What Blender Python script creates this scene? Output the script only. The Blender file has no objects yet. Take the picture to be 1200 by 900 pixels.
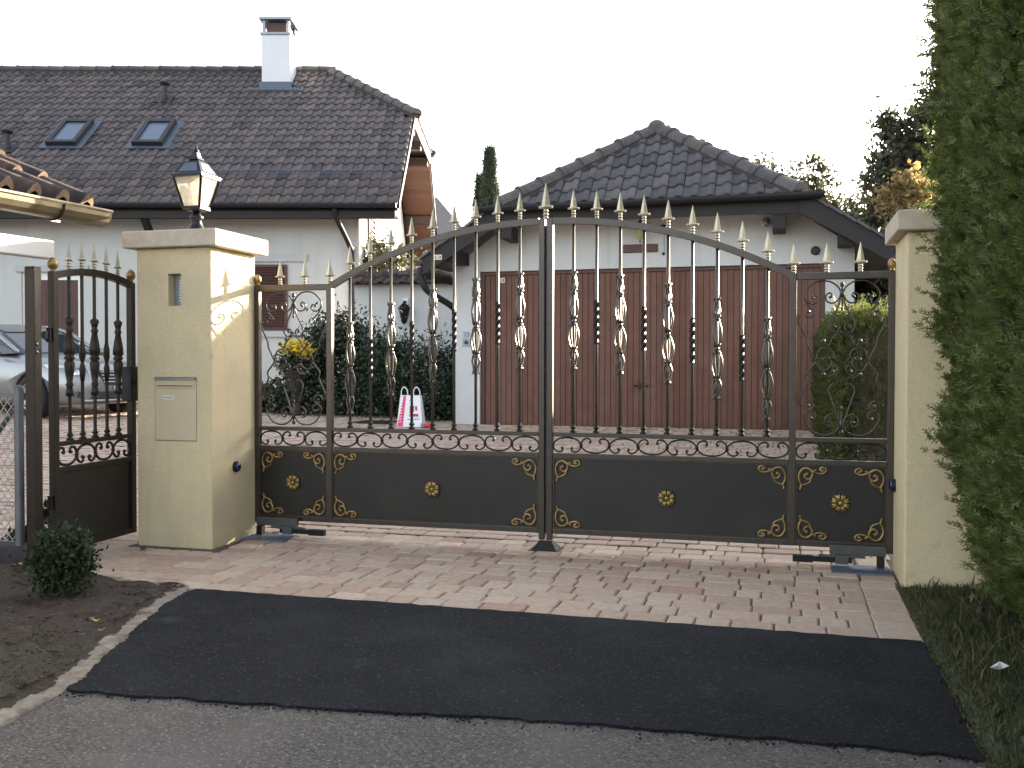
import bpy, bmesh, math, random
import numpy as np
from mathutils import Vector, Matrix, Euler
R = math.radians
sc = bpy.context.scene
col = sc.collection
rnd = random.Random(7)
rng = np.random.default_rng(11)

# ------------------------------------------------------------------ camera
YAW, PITCH, ROLL = -0.2741, -0.0200, 0.0014
CAM = Vector((1.4187, -5.8219, 1.1368))
cd = bpy.data.cameras.new('camera'); cam = bpy.data.objects.new('camera', cd); col.objects.link(cam)
cd.sensor_width = 36.0; cd.lens = 1143.13 / 1200 * 36.0; cd.clip_start = 0.05; cd.clip_end = 2000
Fw = Vector((math.sin(YAW) * math.cos(PITCH), math.cos(YAW) * math.cos(PITCH), math.sin(PITCH)))
Rt = Vector((math.cos(YAW), -math.sin(YAW), 0)); Up = Rt.cross(Fw)
R2 = Rt * math.cos(ROLL) + Up * math.sin(ROLL); U2 = -Rt * math.sin(ROLL) + Up * math.cos(ROLL)
m = Matrix((R2, U2, -Fw)).transposed().to_4x4(); m.translation = CAM
cam.matrix_world = m
sc.camera = cam
sc.render.resolution_x = 1024; sc.render.resolution_y = 768

# ------------------------------------------------------------------ sky, sun, exposure
SUN_AZ, SUN_EL = 27.0, 11.4        # azimuth clockwise from +Y (the driveway's depth direction)
w = bpy.data.worlds.new('World'); sc.world = w; w.use_nodes = True
nt = w.node_tree; nt.nodes.clear()
sky = nt.nodes.new('ShaderNodeTexSky'); sky.sky_type = 'NISHITA'; sky.sun_disc = False
sky.sun_elevation = R(SUN_EL); sky.sun_rotation = R(SUN_AZ)
sky.air_density = 1.0; sky.dust_density = 3.0; sky.ozone_density = 1.0; sky.altitude = 400
bg = nt.nodes.new('ShaderNodeBackground'); bg.inputs[1].default_value = 0.10
wo = nt.nodes.new('ShaderNodeOutputWorld')
hs = nt.nodes.new('ShaderNodeHueSaturation'); hs.inputs['Saturation'].default_value = 0.42      # thin white haze over the whole sky
nt.links.new(sky.outputs[0], hs.inputs['Color']); nt.links.new(hs.outputs[0], bg.inputs[0]); nt.links.new(bg.outputs[0], wo.inputs[0])
sd = bpy.data.lights.new('sun', 'SUN'); sd.energy = 5.0; sd.angle = R(0.5); sd.color = (1.0, 0.86, 0.68)
sun = bpy.data.objects.new('sun', sd); col.objects.link(sun); sun.location = (10, 25, 12)
sv = Vector((math.sin(R(SUN_AZ)) * math.cos(R(SUN_EL)), math.cos(R(SUN_AZ)) * math.cos(R(SUN_EL)), math.sin(R(SUN_EL))))
sun.rotation_euler = (-sv).to_track_quat('-Z', 'Y').to_euler()
vs = sc.view_settings; vs.view_transform = 'Standard'; vs.look = 'None'; vs.gamma = 1.0; vs.use_curve_mapping = False
vs.exposure = 2.92

# ------------------------------------------------------------------ materials
MATS = {}
def N(nt, t, **kw):
    n = nt.nodes.new(t)
    for k, v in kw.items(): setattr(n, k, v)
    return n
def mat(name, cols, rough=.6, metal=0.0, noise=0.0, nscale=8.0, bump=0.0, bscale=60.0, rand=None, spec=.5,
        trans=0.0, coat=0.0, patches=None, speck=None, streak=None):
    """procedural principled material; cols = one colour or a list picked at random per object ('obj') or per island"""
    ma = bpy.data.materials.new(name); ma.use_nodes = True; t = ma.node_tree; L = t.links
    b = t.nodes['Principled BSDF']
    if not isinstance(cols[0], (tuple, list)): cols = [cols]
    tc = N(t, 'ShaderNodeNewGeometry')
    if len(cols) > 1:
        rp = N(t, 'ShaderNodeValToRGB'); rp.color_ramp.interpolation = 'LINEAR'
        e = rp.color_ramp.elements
        while len(e) < len(cols): e.new(0.5)
        for i, c in enumerate(cols):
            e[i].position = i / (len(cols) - 1); e[i].color = (*c, 1)
        if rand == 'obj': s = N(t, 'ShaderNodeObjectInfo').outputs['Random']
        elif rand == 'island': s = N(t, 'ShaderNodeNewGeometry').outputs['Random Per Island']
        else:
            nn = N(t, 'ShaderNodeTexNoise'); nn.inputs['Scale'].default_value = nscale * .35; nn.inputs['Detail'].default_value = 5
            L.new(tc.outputs['Position'], nn.inputs['Vector']); s = nn.outputs['Fac']
        L.new(s, rp.inputs[0]); cur = rp.outputs[0]
    else:
        r_ = N(t, 'ShaderNodeRGB'); r_.outputs[0].default_value = (*cols[0], 1); cur = r_.outputs[0]
    if noise:
        nn = N(t, 'ShaderNodeTexNoise'); nn.inputs['Scale'].default_value = nscale; nn.inputs['Detail'].default_value = 8; nn.inputs['Roughness'].default_value = .65
        L.new(tc.outputs['Position'], nn.inputs['Vector'])
        mr = N(t, 'ShaderNodeMapRange'); mr.inputs[1].default_value = .3; mr.inputs[2].default_value = .7
        mr.inputs[3].default_value = 1 - noise; mr.inputs[4].default_value = 1 + noise
        L.new(nn.outputs['Fac'], mr.inputs[0])
        mx = N(t, 'ShaderNodeMix', data_type='RGBA', blend_type='MULTIPLY'); mx.inputs[0].default_value = 1
        L.new(cur, mx.inputs[6]); L.new(mr.outputs[0], mx.inputs[7]); cur = mx.outputs[2]
    if patches:      # (colour, scale, threshold, softness)
      for pc, ps, th, so in (patches if isinstance(patches[0][0], tuple) else [patches]):
        nn = N(t, 'ShaderNodeTexNoise'); nn.inputs['Scale'].default_value = ps; nn.inputs['Detail'].default_value = 6
        L.new(tc.outputs['Position'], nn.inputs['Vector'])
        mr = N(t, 'ShaderNodeMapRange'); mr.inputs[1].default_value = th; mr.inputs[2].default_value = th + so
        L.new(nn.outputs['Fac'], mr.inputs[0])
        mx = N(t, 'ShaderNodeMix', data_type='RGBA'); L.new(mr.outputs[0], mx.inputs[0]); L.new(cur, mx.inputs[6])
        mx.inputs[7].default_value = (*pc, 1); cur = mx.outputs[2]
    if streak:       # rain runs: (colour, scale, threshold, softness)
        pc, ps, th, so = streak
        mp = N(t, 'ShaderNodeMapping'); mp.inputs['Scale'].default_value = (ps, ps, ps * .09); L.new(tc.outputs['Position'], mp.inputs['Vector'])
        nn = N(t, 'ShaderNodeTexNoise'); nn.inputs['Scale'].default_value = 1; nn.inputs['Detail'].default_value = 5; L.new(mp.outputs[0], nn.inputs['Vector'])
        mr = N(t, 'ShaderNodeMapRange'); mr.inputs[1].default_value = th; mr.inputs[2].default_value = th + so; L.new(nn.outputs['Fac'], mr.inputs[0])
        mx = N(t, 'ShaderNodeMix', data_type='RGBA'); L.new(mr.outputs[0], mx.inputs[0]); L.new(cur, mx.inputs[6])
        mx.inputs[7].default_value = (*pc, 1); cur = mx.outputs[2]
    if speck:        # (colour, scale, threshold)
        pc, ps, th = speck
        vo = N(t, 'ShaderNodeTexVoronoi'); vo.inputs['Scale'].default_value = ps
        L.new(tc.outputs['Position'], vo.inputs['Vector'])
        sp = N(t, 'ShaderNodeSeparateColor'); L.new(vo.outputs['Color'], sp.inputs[0])
        gt = N(t, 'ShaderNodeMapRange'); gt.inputs[1].default_value = th; gt.inputs[2].default_value = th + .12
        L.new(sp.outputs[0], gt.inputs[0])
        mx = N(t, 'ShaderNodeMix', data_type='RGBA'); L.new(gt.outputs[0], mx.inputs[0]); L.new(cur, mx.inputs[6])
        mx.inputs[7].default_value = (*pc, 1); cur = mx.outputs[2]
    L.new(cur, b.inputs['Base Color'])
    b.inputs['Roughness'].default_value = rough; b.inputs['Metallic'].default_value = metal
    b.inputs['Specular IOR Level'].default_value = spec
    if coat: b.inputs['Coat Weight'].default_value = coat; b.inputs['Coat Roughness'].default_value = .08
    if bump:
        nb = N(t, 'ShaderNodeTexNoise'); nb.inputs['Scale'].default_value = bscale; nb.inputs['Detail'].default_value = 5; nb.inputs['Roughness'].default_value = .7
        L.new(tc.outputs['Position'], nb.inputs['Vector'])
        bp = N(t, 'ShaderNodeBump'); bp.inputs['Strength'].default_value = bump; bp.inputs['Distance'].default_value = .012
        L.new(nb.outputs['Fac'], bp.inputs['Height']); L.new(bp.outputs[0], b.inputs['Normal'])
    if trans:
        tl = N(t, 'ShaderNodeBsdfTranslucent'); L.new(cur, tl.inputs[0])
        ms = N(t, 'ShaderNodeMixShader'); ms.inputs[0].default_value = trans
        o = t.nodes['Material Output']; L.new(b.outputs[0], ms.inputs[1]); L.new(tl.outputs[0], ms.inputs[2]); L.new(ms.outputs[0], o.inputs[0])
    MATS[name] = ma
    return ma
def glass(name, colr, rough=.03, tr=1.0):
    ma = bpy.data.materials.new(name); ma.use_nodes = True; t = ma.node_tree
    t.nodes.clear(); o = N(t, 'ShaderNodeOutputMaterial')
    a = N(t, 'ShaderNodeBsdfTransparent'); a.inputs[0].default_value = (*colr, 1)
    g = N(t, 'ShaderNodeBsdfGlossy'); g.inputs['Roughness'].default_value = rough
    fr = N(t, 'ShaderNodeFresnel'); fr.inputs[0].default_value = 1.5
    mi = N(t, 'ShaderNodeMixShader'); t.links.new(fr.outputs[0], mi.inputs[0]); t.links.new(a.outputs[0], mi.inputs[1]); t.links.new(g.outputs[0], mi.inputs[2])
    t.links.new(mi.outputs[0], o.inputs[0]); MATS[name] = ma
    return ma

mat('iron', (.070, .060, .052), .33, .7, .12, 20, .06, 300)
mat('iron_bar', (.125, .113, .097), .36, .8, .15, 20)
mat('iron_dark', (.016, .014, .013), .42, .4, .15, 20)
mat('panel', (.0155, .0145, .014), .42, .25, .25, 6, .12, 420, patches=((.026, .024, .022), 2.6, .52, .3))
mat('ped_iron', (.026, .018, .014), .40, .45, .12, 20, .05, 300)
mat('gold', (.30, .21, .09), .45, .8, .45, 30, .1, 200)
mat('spear', (.52, .47, .36), .38, .8, .12, 30)
mat('stucco_pillar', [(.66, .55, .345), (.71, .60, .39)], .92, 0, .08, 70, .7, 110, patches=[((.56, .48, .33), 2.1, .55, .25), ((.50, .44, .33), 7, .66, .12)], streak=((.61, .52, .35), 16, .56, .25))
mat('cap_stone', (.47, .405, .325), .85, 0, .13, 14, .35, 60, patches=((.38, .29, .23), 5, .55, .2))
mat('mailbox_metal', (.56, .46, .32), .5, .1, .04, 6)
mat('wall_white', (.56, .555, .535), .9, 0, .05, 1.2, .5, 90, streak=((.50, .49, .47), 5, .56, .2))
mat('garage_white', (.56, .56, .55), .9, 0, .05, 1.0, .5, 90, streak=((.50, .495, .48), 6, .57, .2))
mat('dark_wood', (.016, .013, .013), .7, 0, .2, 10, .15, 40)
mat('gutter_dark', (.016, .016, .020), .5, .1, .1, 10)
TILES = [(.050, .042, .048), (.096, .078, .078), (.070, .059, .065), (.125, .100, .094), (.082, .069, .073)]
RP = [((.125, .103, .094), 1.1, .58, .25), ((.050, .045, .050), .7, .60, .2)]
mat('roof_tile', TILES, .75, 0, .25, 9, .25, 60, rand='obj', patches=RP)
mat('roof_tile_mass', TILES, .75, 0, .25, 9, .25, 60, rand='island', patches=RP)
GT = [(.055, .052, .062), (.095, .088, .096), (.072, .066, .076), (.12, .108, .110)]
mat('garage_tile', GT, .72, 0, .2, 9, .25, 60, rand='obj', patches=((.14, .13, .12), 7, .62, .15))
mat('garage_tile_mass', GT, .72, 0, .2, 9, .25, 60, rand='island')
mat('ridge_tile', [(.075, .068, .070), (.115, .098, .092)], .8, 0, .25, 12, .3, 60, rand='obj', patches=((.16, .14, .12), 9, .6, .15))
mat('shed_tile', [(.085, .055, .045), (.060, .042, .040), (.11, .068, .050)], .85, 0, .35, 20, .4, 60, rand='obj', patches=((.030, .025, .030), 6, .46, .14))
mat('tile_rim', [(.20, .135, .080), (.16, .105, .064)], .85, 0, .3, 20, .4, 60, rand='obj')
mat('copper_gutter', (.17, .142, .088), .45, .6, .2, 7, .05, 60)
mat('white_paint', (.80, .79, .76), .55, 0, .04, 6)
mat('underlay', (.05, .045, .045), .9)
mat('zinc', (.25, .29, .33), .45, .7, .15, 10)
mat('lead_blue', (.10, .13, .17), .55, .4, .15, 8)
mat('chimney_white', (.72, .73, .76), .9, 0, .04, 3, .4, 80)
mat('black_metal', (.015, .016, .019), .35, .5, .1, 20)
mat('skylight_glass', (.10, .14, .20), .18, 0, .0, spec=.35)
mat('window_glass', (.03, .035, .045), .05, 0, spec=.8)
mat('shutter_brown', (.085, .036, .028), .55, 0, .15, 12)
mat('door_brown', [(.125, .056, .040), (.160, .075, .054), (.142, .066, .047), (.160, .080, .060), (.135, .062, .044)], .6, 0, .16, 5, .15, 30, rand='obj', spec=.25, patches=((.175, .095, .074), 1.5, .58, .3))
mat('soffit_wood', [(.080, .030, .017), (.105, .042, .023), (.068, .027, .016)], .55, 0, .15, 9, rand='island')
mat('gable_wood', (.035, .018, .014), .6, 0, .2, 9)
mat('sill_stone', (.48, .48, .47), .85, 0, .08, 8)
PAV = [(.38, .25, .19), (.42, .31, .24), (.48, .355, .275), (.44, .34, .265), (.52, .41, .32), (.41, .28, .215), (.48, .39, .315), (.47, .325, .245)]
mat('paver', PAV, .88, 0, .16, 26, .6, 90, rand='obj')
mat('paver_mass', PAV, .88, 0, .16, 26, .5, 90, rand='island')
mat('joint_sand', (.095, .072, .056), .95, 0, .3, 30)
mat('asphalt_new', (.0098, .0112, .0155), .9, 0, .75, 85, 1.0, 150, patches=[((.026, .028, .034), 1.7, .46, .30), ((.055, .056, .060), 2.7, .65, .16), ((.008, .009, .011), 5.0, .58, .16)], speck=((.085, .085, .088), 140, .92), spec=.2)
mat('asphalt_old', (.145, .130, .118), .95, 0, .62, 95, 1.0, 170, patches=((.20, .18, .165), 1.7, .50, .25), speck=((.33, .31, .29), 150, .88), spec=.2)
mat('concrete_kerb', [(.20, .165, .13), (.31, .27, .22)], .95, 0, .35, 22, .9, 60, patches=((.09, .07, .052), 6, .55, .12))
mat('soil', [(.022, .015, .011), (.048, .032, .022)], .97, 0, .4, 12, .8, 40, patches=[((.040, .042, .018), 2.0, .58, .15), ((.014, .010, .008), 14, .56, .1), ((.075, .054, .038), 23, .60, .1)])
mat('clod', [(.030, .020, .014), (.045, .030, .021), (.062, .043, .030), (.050, .034, .024), (.055, .040, .030), (.14, .115, .09)], .95, 0, .3, 30, rand='island')
mat('lawn', (.035, .045, .018), .95, 0, .4, 20)
mat('dirt', (.16, .13, .10), .95, 0, .3, 2)
mat('grass', [(.042, .056, .017), (.062, .078, .024), (.12, .105, .045), (.036, .048, .017)], .7, 0, rand='island', trans=.25)
mat('thuja', [(.056, .084, .020), (.110, .148, .031), (.082, .118, .029), (.17, .205, .047), (.10, .115, .042), (.078, .066, .038)], .65, 0, rand='island', trans=.25)
mat('thuja_brown', (.055, .045, .030), .9, 0, .3, 10)
mat('hedge_leaf', [(.050, .070, .020), (.090, .110, .028), (.13, .135, .034), (.042, .058, .020)], .6, 0, rand='island', trans=.5)
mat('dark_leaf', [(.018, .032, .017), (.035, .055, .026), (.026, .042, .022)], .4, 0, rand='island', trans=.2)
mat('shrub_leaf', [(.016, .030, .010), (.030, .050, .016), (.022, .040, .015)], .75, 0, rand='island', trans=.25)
mat('autumn_leaf', [(.26, .17, .06), (.34, .25, .10), (.20, .13, .05), (.12, .12, .05)], .6, 0, rand='island', trans=.4)
mat('mixed_leaf', [(.055, .065, .03), (.08, .08, .035), (.045, .055, .03), (.16, .12, .05)], .6, 0, rand='island', trans=.3)
mat('evergreen_leaf', [(.035, .042, .024), (.055, .062, .032), (.068, .070, .042)], .6, 0, rand='island', trans=.25)
mat('cypress_leaf', [(.03, .05, .028), (.05, .075, .04)], .7, 0, rand='island', trans=.2)
mat('bark', (.09, .065, .048), .9, 0, .3, 14, .6, 40)
mat('yellow_flower', [(.75, .52, .03), (.82, .66, .06), (.62, .42, .03)], .6, 0, rand='island', trans=.3)
mat('terracotta', (.045, .032, .027), .8, 0, .2, 10)
mat('galvanised', (.17, .172, .185), .5, .6, .15, 14)
mat('operator_grey', (.085, .085, .085), .5, .5, .15, 14)
mat('wire', (.36, .34, .32), .5, .5)
mat('plinth_stone', (.05, .045, .045), .95, 0, .3, 12, .7, 30)
mat('car_silver', (.29, .295, .30), .30, .55, .02, 4, coat=.5)
mat('chrome', (.65, .66, .68), .12, 1.0)
mat('headlamp', (.62, .66, .70), .15, .2, spec=.8)
mat('tyre', (.015, .015, .016), .85)
mat('bag_white', (.78, .78, .80), .6, 0, .03, 6)
mat('bag_pink', (.72, .05, .16), .6)
mat('bag_red', (.42, .05, .07), .6)
mat('bag_blue', (.22, .28, .45), .6)
mat('red_plastic', (.70, .05, .05), .4)
mat('blue_lens', (.008, .012, .075), .12, 0, spec=.8)
mat('plate_white', (.70, .68, .60), .5)
mat('plate_dark', (.03, .03, .03), .5)
mat('plate_yellow', (.62, .50, .22), .5)
mat('amber_glass', (.42, .34, .16), .15, 0, .1, 6)
mat('frosted', (.62, .60, .54), .35, 0, .05, 8)
mat('leaf_yellow', [(.55, .30, .05), (.35, .20, .06)], .7, 0, rand='obj')
mat('leaf_brown', (.06, .045, .04), .8)
glass('lamp_glass', (.90, .90, .88))
lp = mat('lamp_pane', (.70, .66, .56), .12, 0, .25, 9, trans=.5)
t_ = lp.node_tree; o_ = t_.nodes['Material Output']; src = o_.inputs[0].links[0].from_socket
tr_ = N(t_, 'ShaderNodeBsdfTransparent'); mx_ = N(t_, 'ShaderNodeMixShader'); mx_.inputs[0].default_value = .5
t_.links.new(src, mx_.inputs[1]); t_.links.new(tr_.outputs[0], mx_.inputs[2]); t_.links.new(mx_.outputs[0], o_.inputs[0])
mat('pebble_white', (.60, .60, .60), .8)

# ------------------------------------------------------------------ mesh helpers
class MB:
    def __init__(s, M=None): s.v = []; s.f = []; s.M = M
    def add(s, vs, fs):
        n = len(s.v)
        s.v += [tuple(s.M @ Vector(v)) if s.M else tuple(v) for v in vs]
        s.f += [tuple(i + n for i in f) for f in fs]
        return s
    def box(s, x0, x1, y0, y1, z0, z1):
        vs = [(x, y, z) for z in (z0, z1) for y in (y0, y1) for x in (x0, x1)]
        return s.add(vs, [(0, 2, 3, 1), (4, 5, 7, 6), (0, 1, 5, 4), (2, 6, 7, 3), (0, 4, 6, 2), (1, 3, 7, 5)])
    def frust(s, c, w0, d0, w1, d1, h):
        x, y, z = c
        vs = [(x + a * w0 / 2, y + b * d0 / 2, z) for a, b in ((-1, -1), (1, -1), (1, 1), (-1, 1))] + \
             [(x + a * w1 / 2, y + b * d1 / 2, z + h) for a, b in ((-1, -1), (1, -1), (1, 1), (-1, 1))]
        return s.add(vs, [(3, 2, 1, 0), (4, 5, 6, 7), (0, 1, 5, 4), (1, 2, 6, 5), (2, 3, 7, 6), (3, 0, 4, 7)])
    def beam(s, a, b, w, h, up=(0, 0, 1)):
        a = Vector(a); b = Vector(b); d = (b - a).normalized(); u = Vector(up)
        x = d.cross(u)
        if x.length < 1e-4: x = d.cross(Vector((1, 0, 0)))
        x.normalize(); u = x.cross(d)
        vs = [p + x * (i * w / 2) + u * (j * h / 2) for p in (a, b) for i, j in ((-1, -1), (1, -1), (1, 1), (-1, 1))]
        return s.add(vs, [(0, 3, 2, 1), (4, 5, 6, 7), (0, 1, 5, 4), (1, 2, 6, 5), (2, 3, 7, 6), (3, 0, 4, 7)])
    def tube(s, pts, r, n=6, up=None, square=False):
        pts = [Vector(p) for p in pts]; k = len(pts)
        rr = r if isinstance(r, (list, tuple)) else [r] * k
        vs = []; prev = None
        for i, p in enumerate(pts):
            d = (pts[min(i + 1, k - 1)] - pts[max(i - 1, 0)]).normalized()
            if prev is None:
                a = Vector((0, 1, 0)) if abs(d.y) < .9 else Vector((1, 0, 0))
                prev = (a - d * a.dot(d)).normalized()
            else:
                q = prev - d * prev.dot(d)
                prev = q.normalized() if q.length > 1e-6 else prev
            o = d.cross(prev)
            for j in range(n):
                t = 2 * math.pi * j / n + (math.pi / n if square else 0)
                vs.append(p + (prev * math.cos(t) + o * math.sin(t)) * rr[i])
        fs = [(i * n + j, i * n + (j + 1) % n, (i + 1) * n + (j + 1) % n, (i + 1) * n + j) for i in range(k - 1) for j in range(n)]
        fs += [tuple(reversed(range(n))), tuple((k - 1) * n + j for j in range(n))]
        return s.add(vs, fs)
    def lathe(s, prof, c=(0, 0, 0), n=10, rot=0.0, sx=1, sy=1):
        vs = []; k = len(prof)
        for r, z in prof:
            for j in range(n):
                t = 2 * math.pi * j / n + rot
                vs.append((c[0] + r * math.cos(t) * sx, c[1] + r * math.sin(t) * sy, c[2] + z))
        fs = [(i * n + j, i * n + (j + 1) % n, (i + 1) * n + (j + 1) % n, (i + 1) * n + j) for i in range(k - 1) for j in range(n)]
        fs += [tuple(reversed(range(n))), tuple((k - 1) * n + j for j in range(n))]
        return s.add(vs, fs)
    def ball(s, c, r, n=8, k=5, sz=1.0):
        return s.lathe([(max(r * math.sin(math.pi * i / k), r * .02), -r * sz * math.cos(math.pi * i / k)) for i in range(k + 1)], c, n)
    def prism(s, poly, t0, t1, axis='y'):
        n = len(poly)
        f = {'y': lambda a, b, t: (a, t, b), 'x': lambda a, b, t: (t, a, b), 'z': lambda a, b, t: (a, b, t)}[axis]
        vs = [f(a, b, t0) for a, b in poly] + [f(a, b, t1) for a, b in poly]
        fs = [tuple(range(n)), tuple(reversed(range(n, 2 * n)))] + [(i, i + n, (i + 1) % n + n, (i + 1) % n) for i in range(n)]
        return s.add(vs, fs)
    def mesh(s, name, m=None, smooth=False, bevel=0, off=None):
        me = bpy.data.meshes.new(name)
        vs = s.v if off is None else [(a - off[0], b - off[1], c - off[2]) for a, b, c in s.v]
        me.from_pydata(vs, [], s.f)
        bm = bmesh.new(); bm.from_mesh(me)
        bmesh.ops.recalc_face_normals(bm, faces=bm.faces)
        if bevel: bmesh.ops.bevel(bm, geom=list(bm.edges), offset=bevel, segments=2, affect='EDGES', profile=.5, clamp_overlap=True)
        bm.to_mesh(me); bm.free()
        if smooth: me.polygons.foreach_set('use_smooth', [True] * len(me.polygons))
        if m: me.materials.append(MATS[m])
        return me
    def build(s, name, m, parent=None, smooth=False, bevel=0, world=False, kind=None):
        """world=True: vertices are in world space and the parent is an unrotated empty"""
        off = tuple(root_loc(parent)) if (world and parent) else None
        return link(name, s.mesh(name, m, smooth, bevel, off), parent, kind)
def root_loc(o):
    l = Vector(o.location)
    while o.parent: o = o.parent; l = l + Vector(o.location)
    return l
def link(name, me, parent=None, kind=None, M=None):
    o = bpy.data.objects.new(name, me); col.objects.link(o)
    if parent: o.parent = parent
    if M is not None: o.matrix_local = M
    if kind: o['kind'] = kind
    return o
def thing(name, label, cat, loc=(0, 0, 0), rz=0, group=None):
    o = bpy.data.objects.new(name, None); col.objects.link(o); o.empty_display_size = .1
    o.location = loc; o.rotation_euler = (0, 0, rz)
    return tag(o, label, cat, group)
def tag(o, label, cat, group=None):
    o['label'] = label; o['category'] = cat
    if group: o['group'] = group
    return o
def struct(o): o['kind'] = 'structure'; return o
def np_mesh(name, V, F, m, smooth=False):
    me = bpy.data.meshes.new(name); V = np.asarray(V, np.float32); F = np.asarray(F, np.int32); k = F.shape[1]
    me.vertices.add(len(V)); me.vertices.foreach_set('co', V.ravel())
    me.loops.add(F.size); me.loops.foreach_set('vertex_index', F.ravel())
    me.polygons.add(len(F)); me.polygons.foreach_set('loop_start', np.arange(len(F), dtype=np.int32) * k)
    me.update(calc_edges=True); me.materials.append(MATS[m])
    if smooth: me.polygons.foreach_set('use_smooth', np.ones(len(F), bool))
    return me
def smooth_path(pts, k=6):
    """Catmull-Rom through 2-D or 3-D points"""
    P = [np.array(p, float) for p in pts]; P = [2 * P[0] - P[1]] + P + [2 * P[-1] - P[-2]]; out = []
    for i in range(1, len(P) - 2):
        a, b, c, d = P[i - 1:i + 3]
        for j in range(k):
            t = j / k
            out.append(.5 * (2 * b + (c - a) * t + (2 * a - 5 * b + 4 * c - d) * t * t + (3 * b - a - 3 * c + d) * t ** 3))
    out.append(P[-2]); return out
def g(x, y):
    z = 0 if y < .3 else .23 * (y - .3) / 7.7 if y < 8 else min(.23 + .03 * (y - 8), .32)
    return z + min(.026 * max(0, -x - 4), .22) * min(max((y - 1) / 4, 0), 1)

# foliage ------------------------------------------------------------------
def rand_unit(n):
    v = rng.normal(size=(n, 3)); return v / np.linalg.norm(v, axis=1)[:, None]
def leaves(name, C, size, m, parent=None, aspect=.55, axis=None, kind=None, off=None):
    """one small folded rhombus per row of C; axis = optional preferred long direction"""
    n = len(C); d = rand_unit(n) if axis is None else axis / np.linalg.norm(axis, axis=1)[:, None]
    q = rand_unit(n); x = np.cross(d, q); x /= np.linalg.norm(x, axis=1)[:, None] + 1e-9; nn = np.cross(d, x)
    s = (size * (0.6 + .8 * rng.random(n)))[:, None]
    a = C - d * s * .5; b = C + x * s * aspect * .5 + nn * s * .10; c_ = C + d * s * .5; e = C - x * s * aspect * .5 + nn * s * .10
    V = np.stack([a, b, c_, e], 1).reshape(-1, 3)
    if off is not None: V = V - np.array(off)
    F = np.arange(4 * n).reshape(n, 4)
    return link(name, np_mesh(name, V, F, m), parent, kind)
def blob(n, c, rad, clusters, cr, shell=.55, flat=1.0, cut=None):
    """leaf positions in clumps spread through an ellipsoid's volume, denser towards its skin"""
    k = rand_unit(clusters) * (shell + (1 - shell) * rng.random(clusters) ** .6)[:, None]
    cen = np.array(c) + k * np.array(rad)
    i = rng.integers(0, clusters, n); sc_ = cr * (.6 + .8 * rng.random(clusters))
    P = cen[i] + rng.normal(size=(n, 3)) * np.array([1, 1, flat]) * sc_[i][:, None] * .5
    return P
def sprays(pos, direc, size, lobes=5):
    """flat fern-like conifer sprays; returns V, F"""
    n = len(pos); d = direc / np.linalg.norm(direc, axis=1)[:, None]
    q = rand_unit(n); x = np.cross(d, q); x /= np.linalg.norm(x, axis=1)[:, None] + 1e-9
    s = (size * (.6 + .8 * rng.random(n)))[:, None]
    Vs = []; Fs = []; base = 0
    def rh(a, dirv, side, L, wd):
        nonlocal base
        b = a + dirv * L * .45 + side * wd; c_ = a + dirv * L; e = a + dirv * L * .45 - side * wd
        Vs.append(np.stack([a, b, c_, e], 1).reshape(-1, 3)); Fs.append(base + np.arange(4 * n).reshape(n, 4)); base += 4 * n
    rh(pos, d, x, s, s * .07)
    for i in range(lobes):
        f_ = .12 + .62 * i / max(lobes - 1, 1); sg = 1 if i % 2 else -1
        dv = d * .72 + x * sg * .69; sv_ = np.cross(np.cross(d, x), dv)
        rh(pos + d * s * f_, dv, sv_, s * (.62 - .42 * f_), s * .060)
    return np.concatenate(Vs), np.concatenate(Fs)

# ================================================================== SETTING
def sheet(name, x0, x1, y0, y1, nx, ny, zf, m):
    xs = np.linspace(x0, x1, nx + 1); ys = np.linspace(y0, y1, ny + 1)
    V = [(x, y, zf(x, y)) for y in ys for x in xs]
    F = [(j * (nx + 1) + i, j * (nx + 1) + i + 1, (j + 1) * (nx + 1) + i + 1, (j + 1) * (nx + 1) + i) for j in range(ny) for i in range(nx)]
    return link(name, np_mesh(name, V, F, m, True))
struct(sheet('ground', -400, 400, -400, 600, 80, 80, lambda x, y: -.06, 'dirt'))
struct(sheet('street', -30, 30, -22, -2.55, 1, 1, lambda x, y: -.006, 'asphalt_old'))
# kerb line between the soil bed and the asphalt (x, y) from the paving down to the street's edge
KERB = smooth_path([(-2.45, -1.47), (-2.05, -1.50), (-1.62, -1.50), (-1.50, -1.60), (-1.44, -1.85), (-1.30, -2.25), (-1.17, -2.60), (-1.06, -2.90), (-1.00, -3.3), (-.99, -3.9), (-1.1, -5.5), (-1.2, -9)], 24)
def kx(y):
    ps = KERB[50:]
    for a, b in zip(ps[:-1], ps[1:]):
        if b[1] <= y <= a[1]: return a[0] + (b[0] - a[0]) * (y - a[1]) / (b[1] - a[1] + 1e-9)
    return -1.5
# new asphalt: ragged-edged slab
pts = []
for i in range(60): x = -1.44 + 3.40 * i / 59; pts.append((x, -1.530 + rnd.uniform(-.008, .010)))
for i in range(1, 26): y = -1.53 - 1.25 * i / 25; pts.append((1.965 + rnd.uniform(-.012, .012) + (.025 if i > 20 else 0), y))
for i in range(1, 70): t = i / 69; x = 1.98 - 2.98 * t; pts.append((x, -2.76 - .20 * t + .03 * math.sin(t * 5) + rnd.uniform(-.012, .012)))
for i in range(1, 20): y = -2.96 + 1.40 * i / 20; pts.append((kx(y) + .035, y))
mb = MB(); mb.prism(pts, -.05, .004, 'z')
struct(mb.build('asphalt_patch', 'asphalt_new'))
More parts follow.
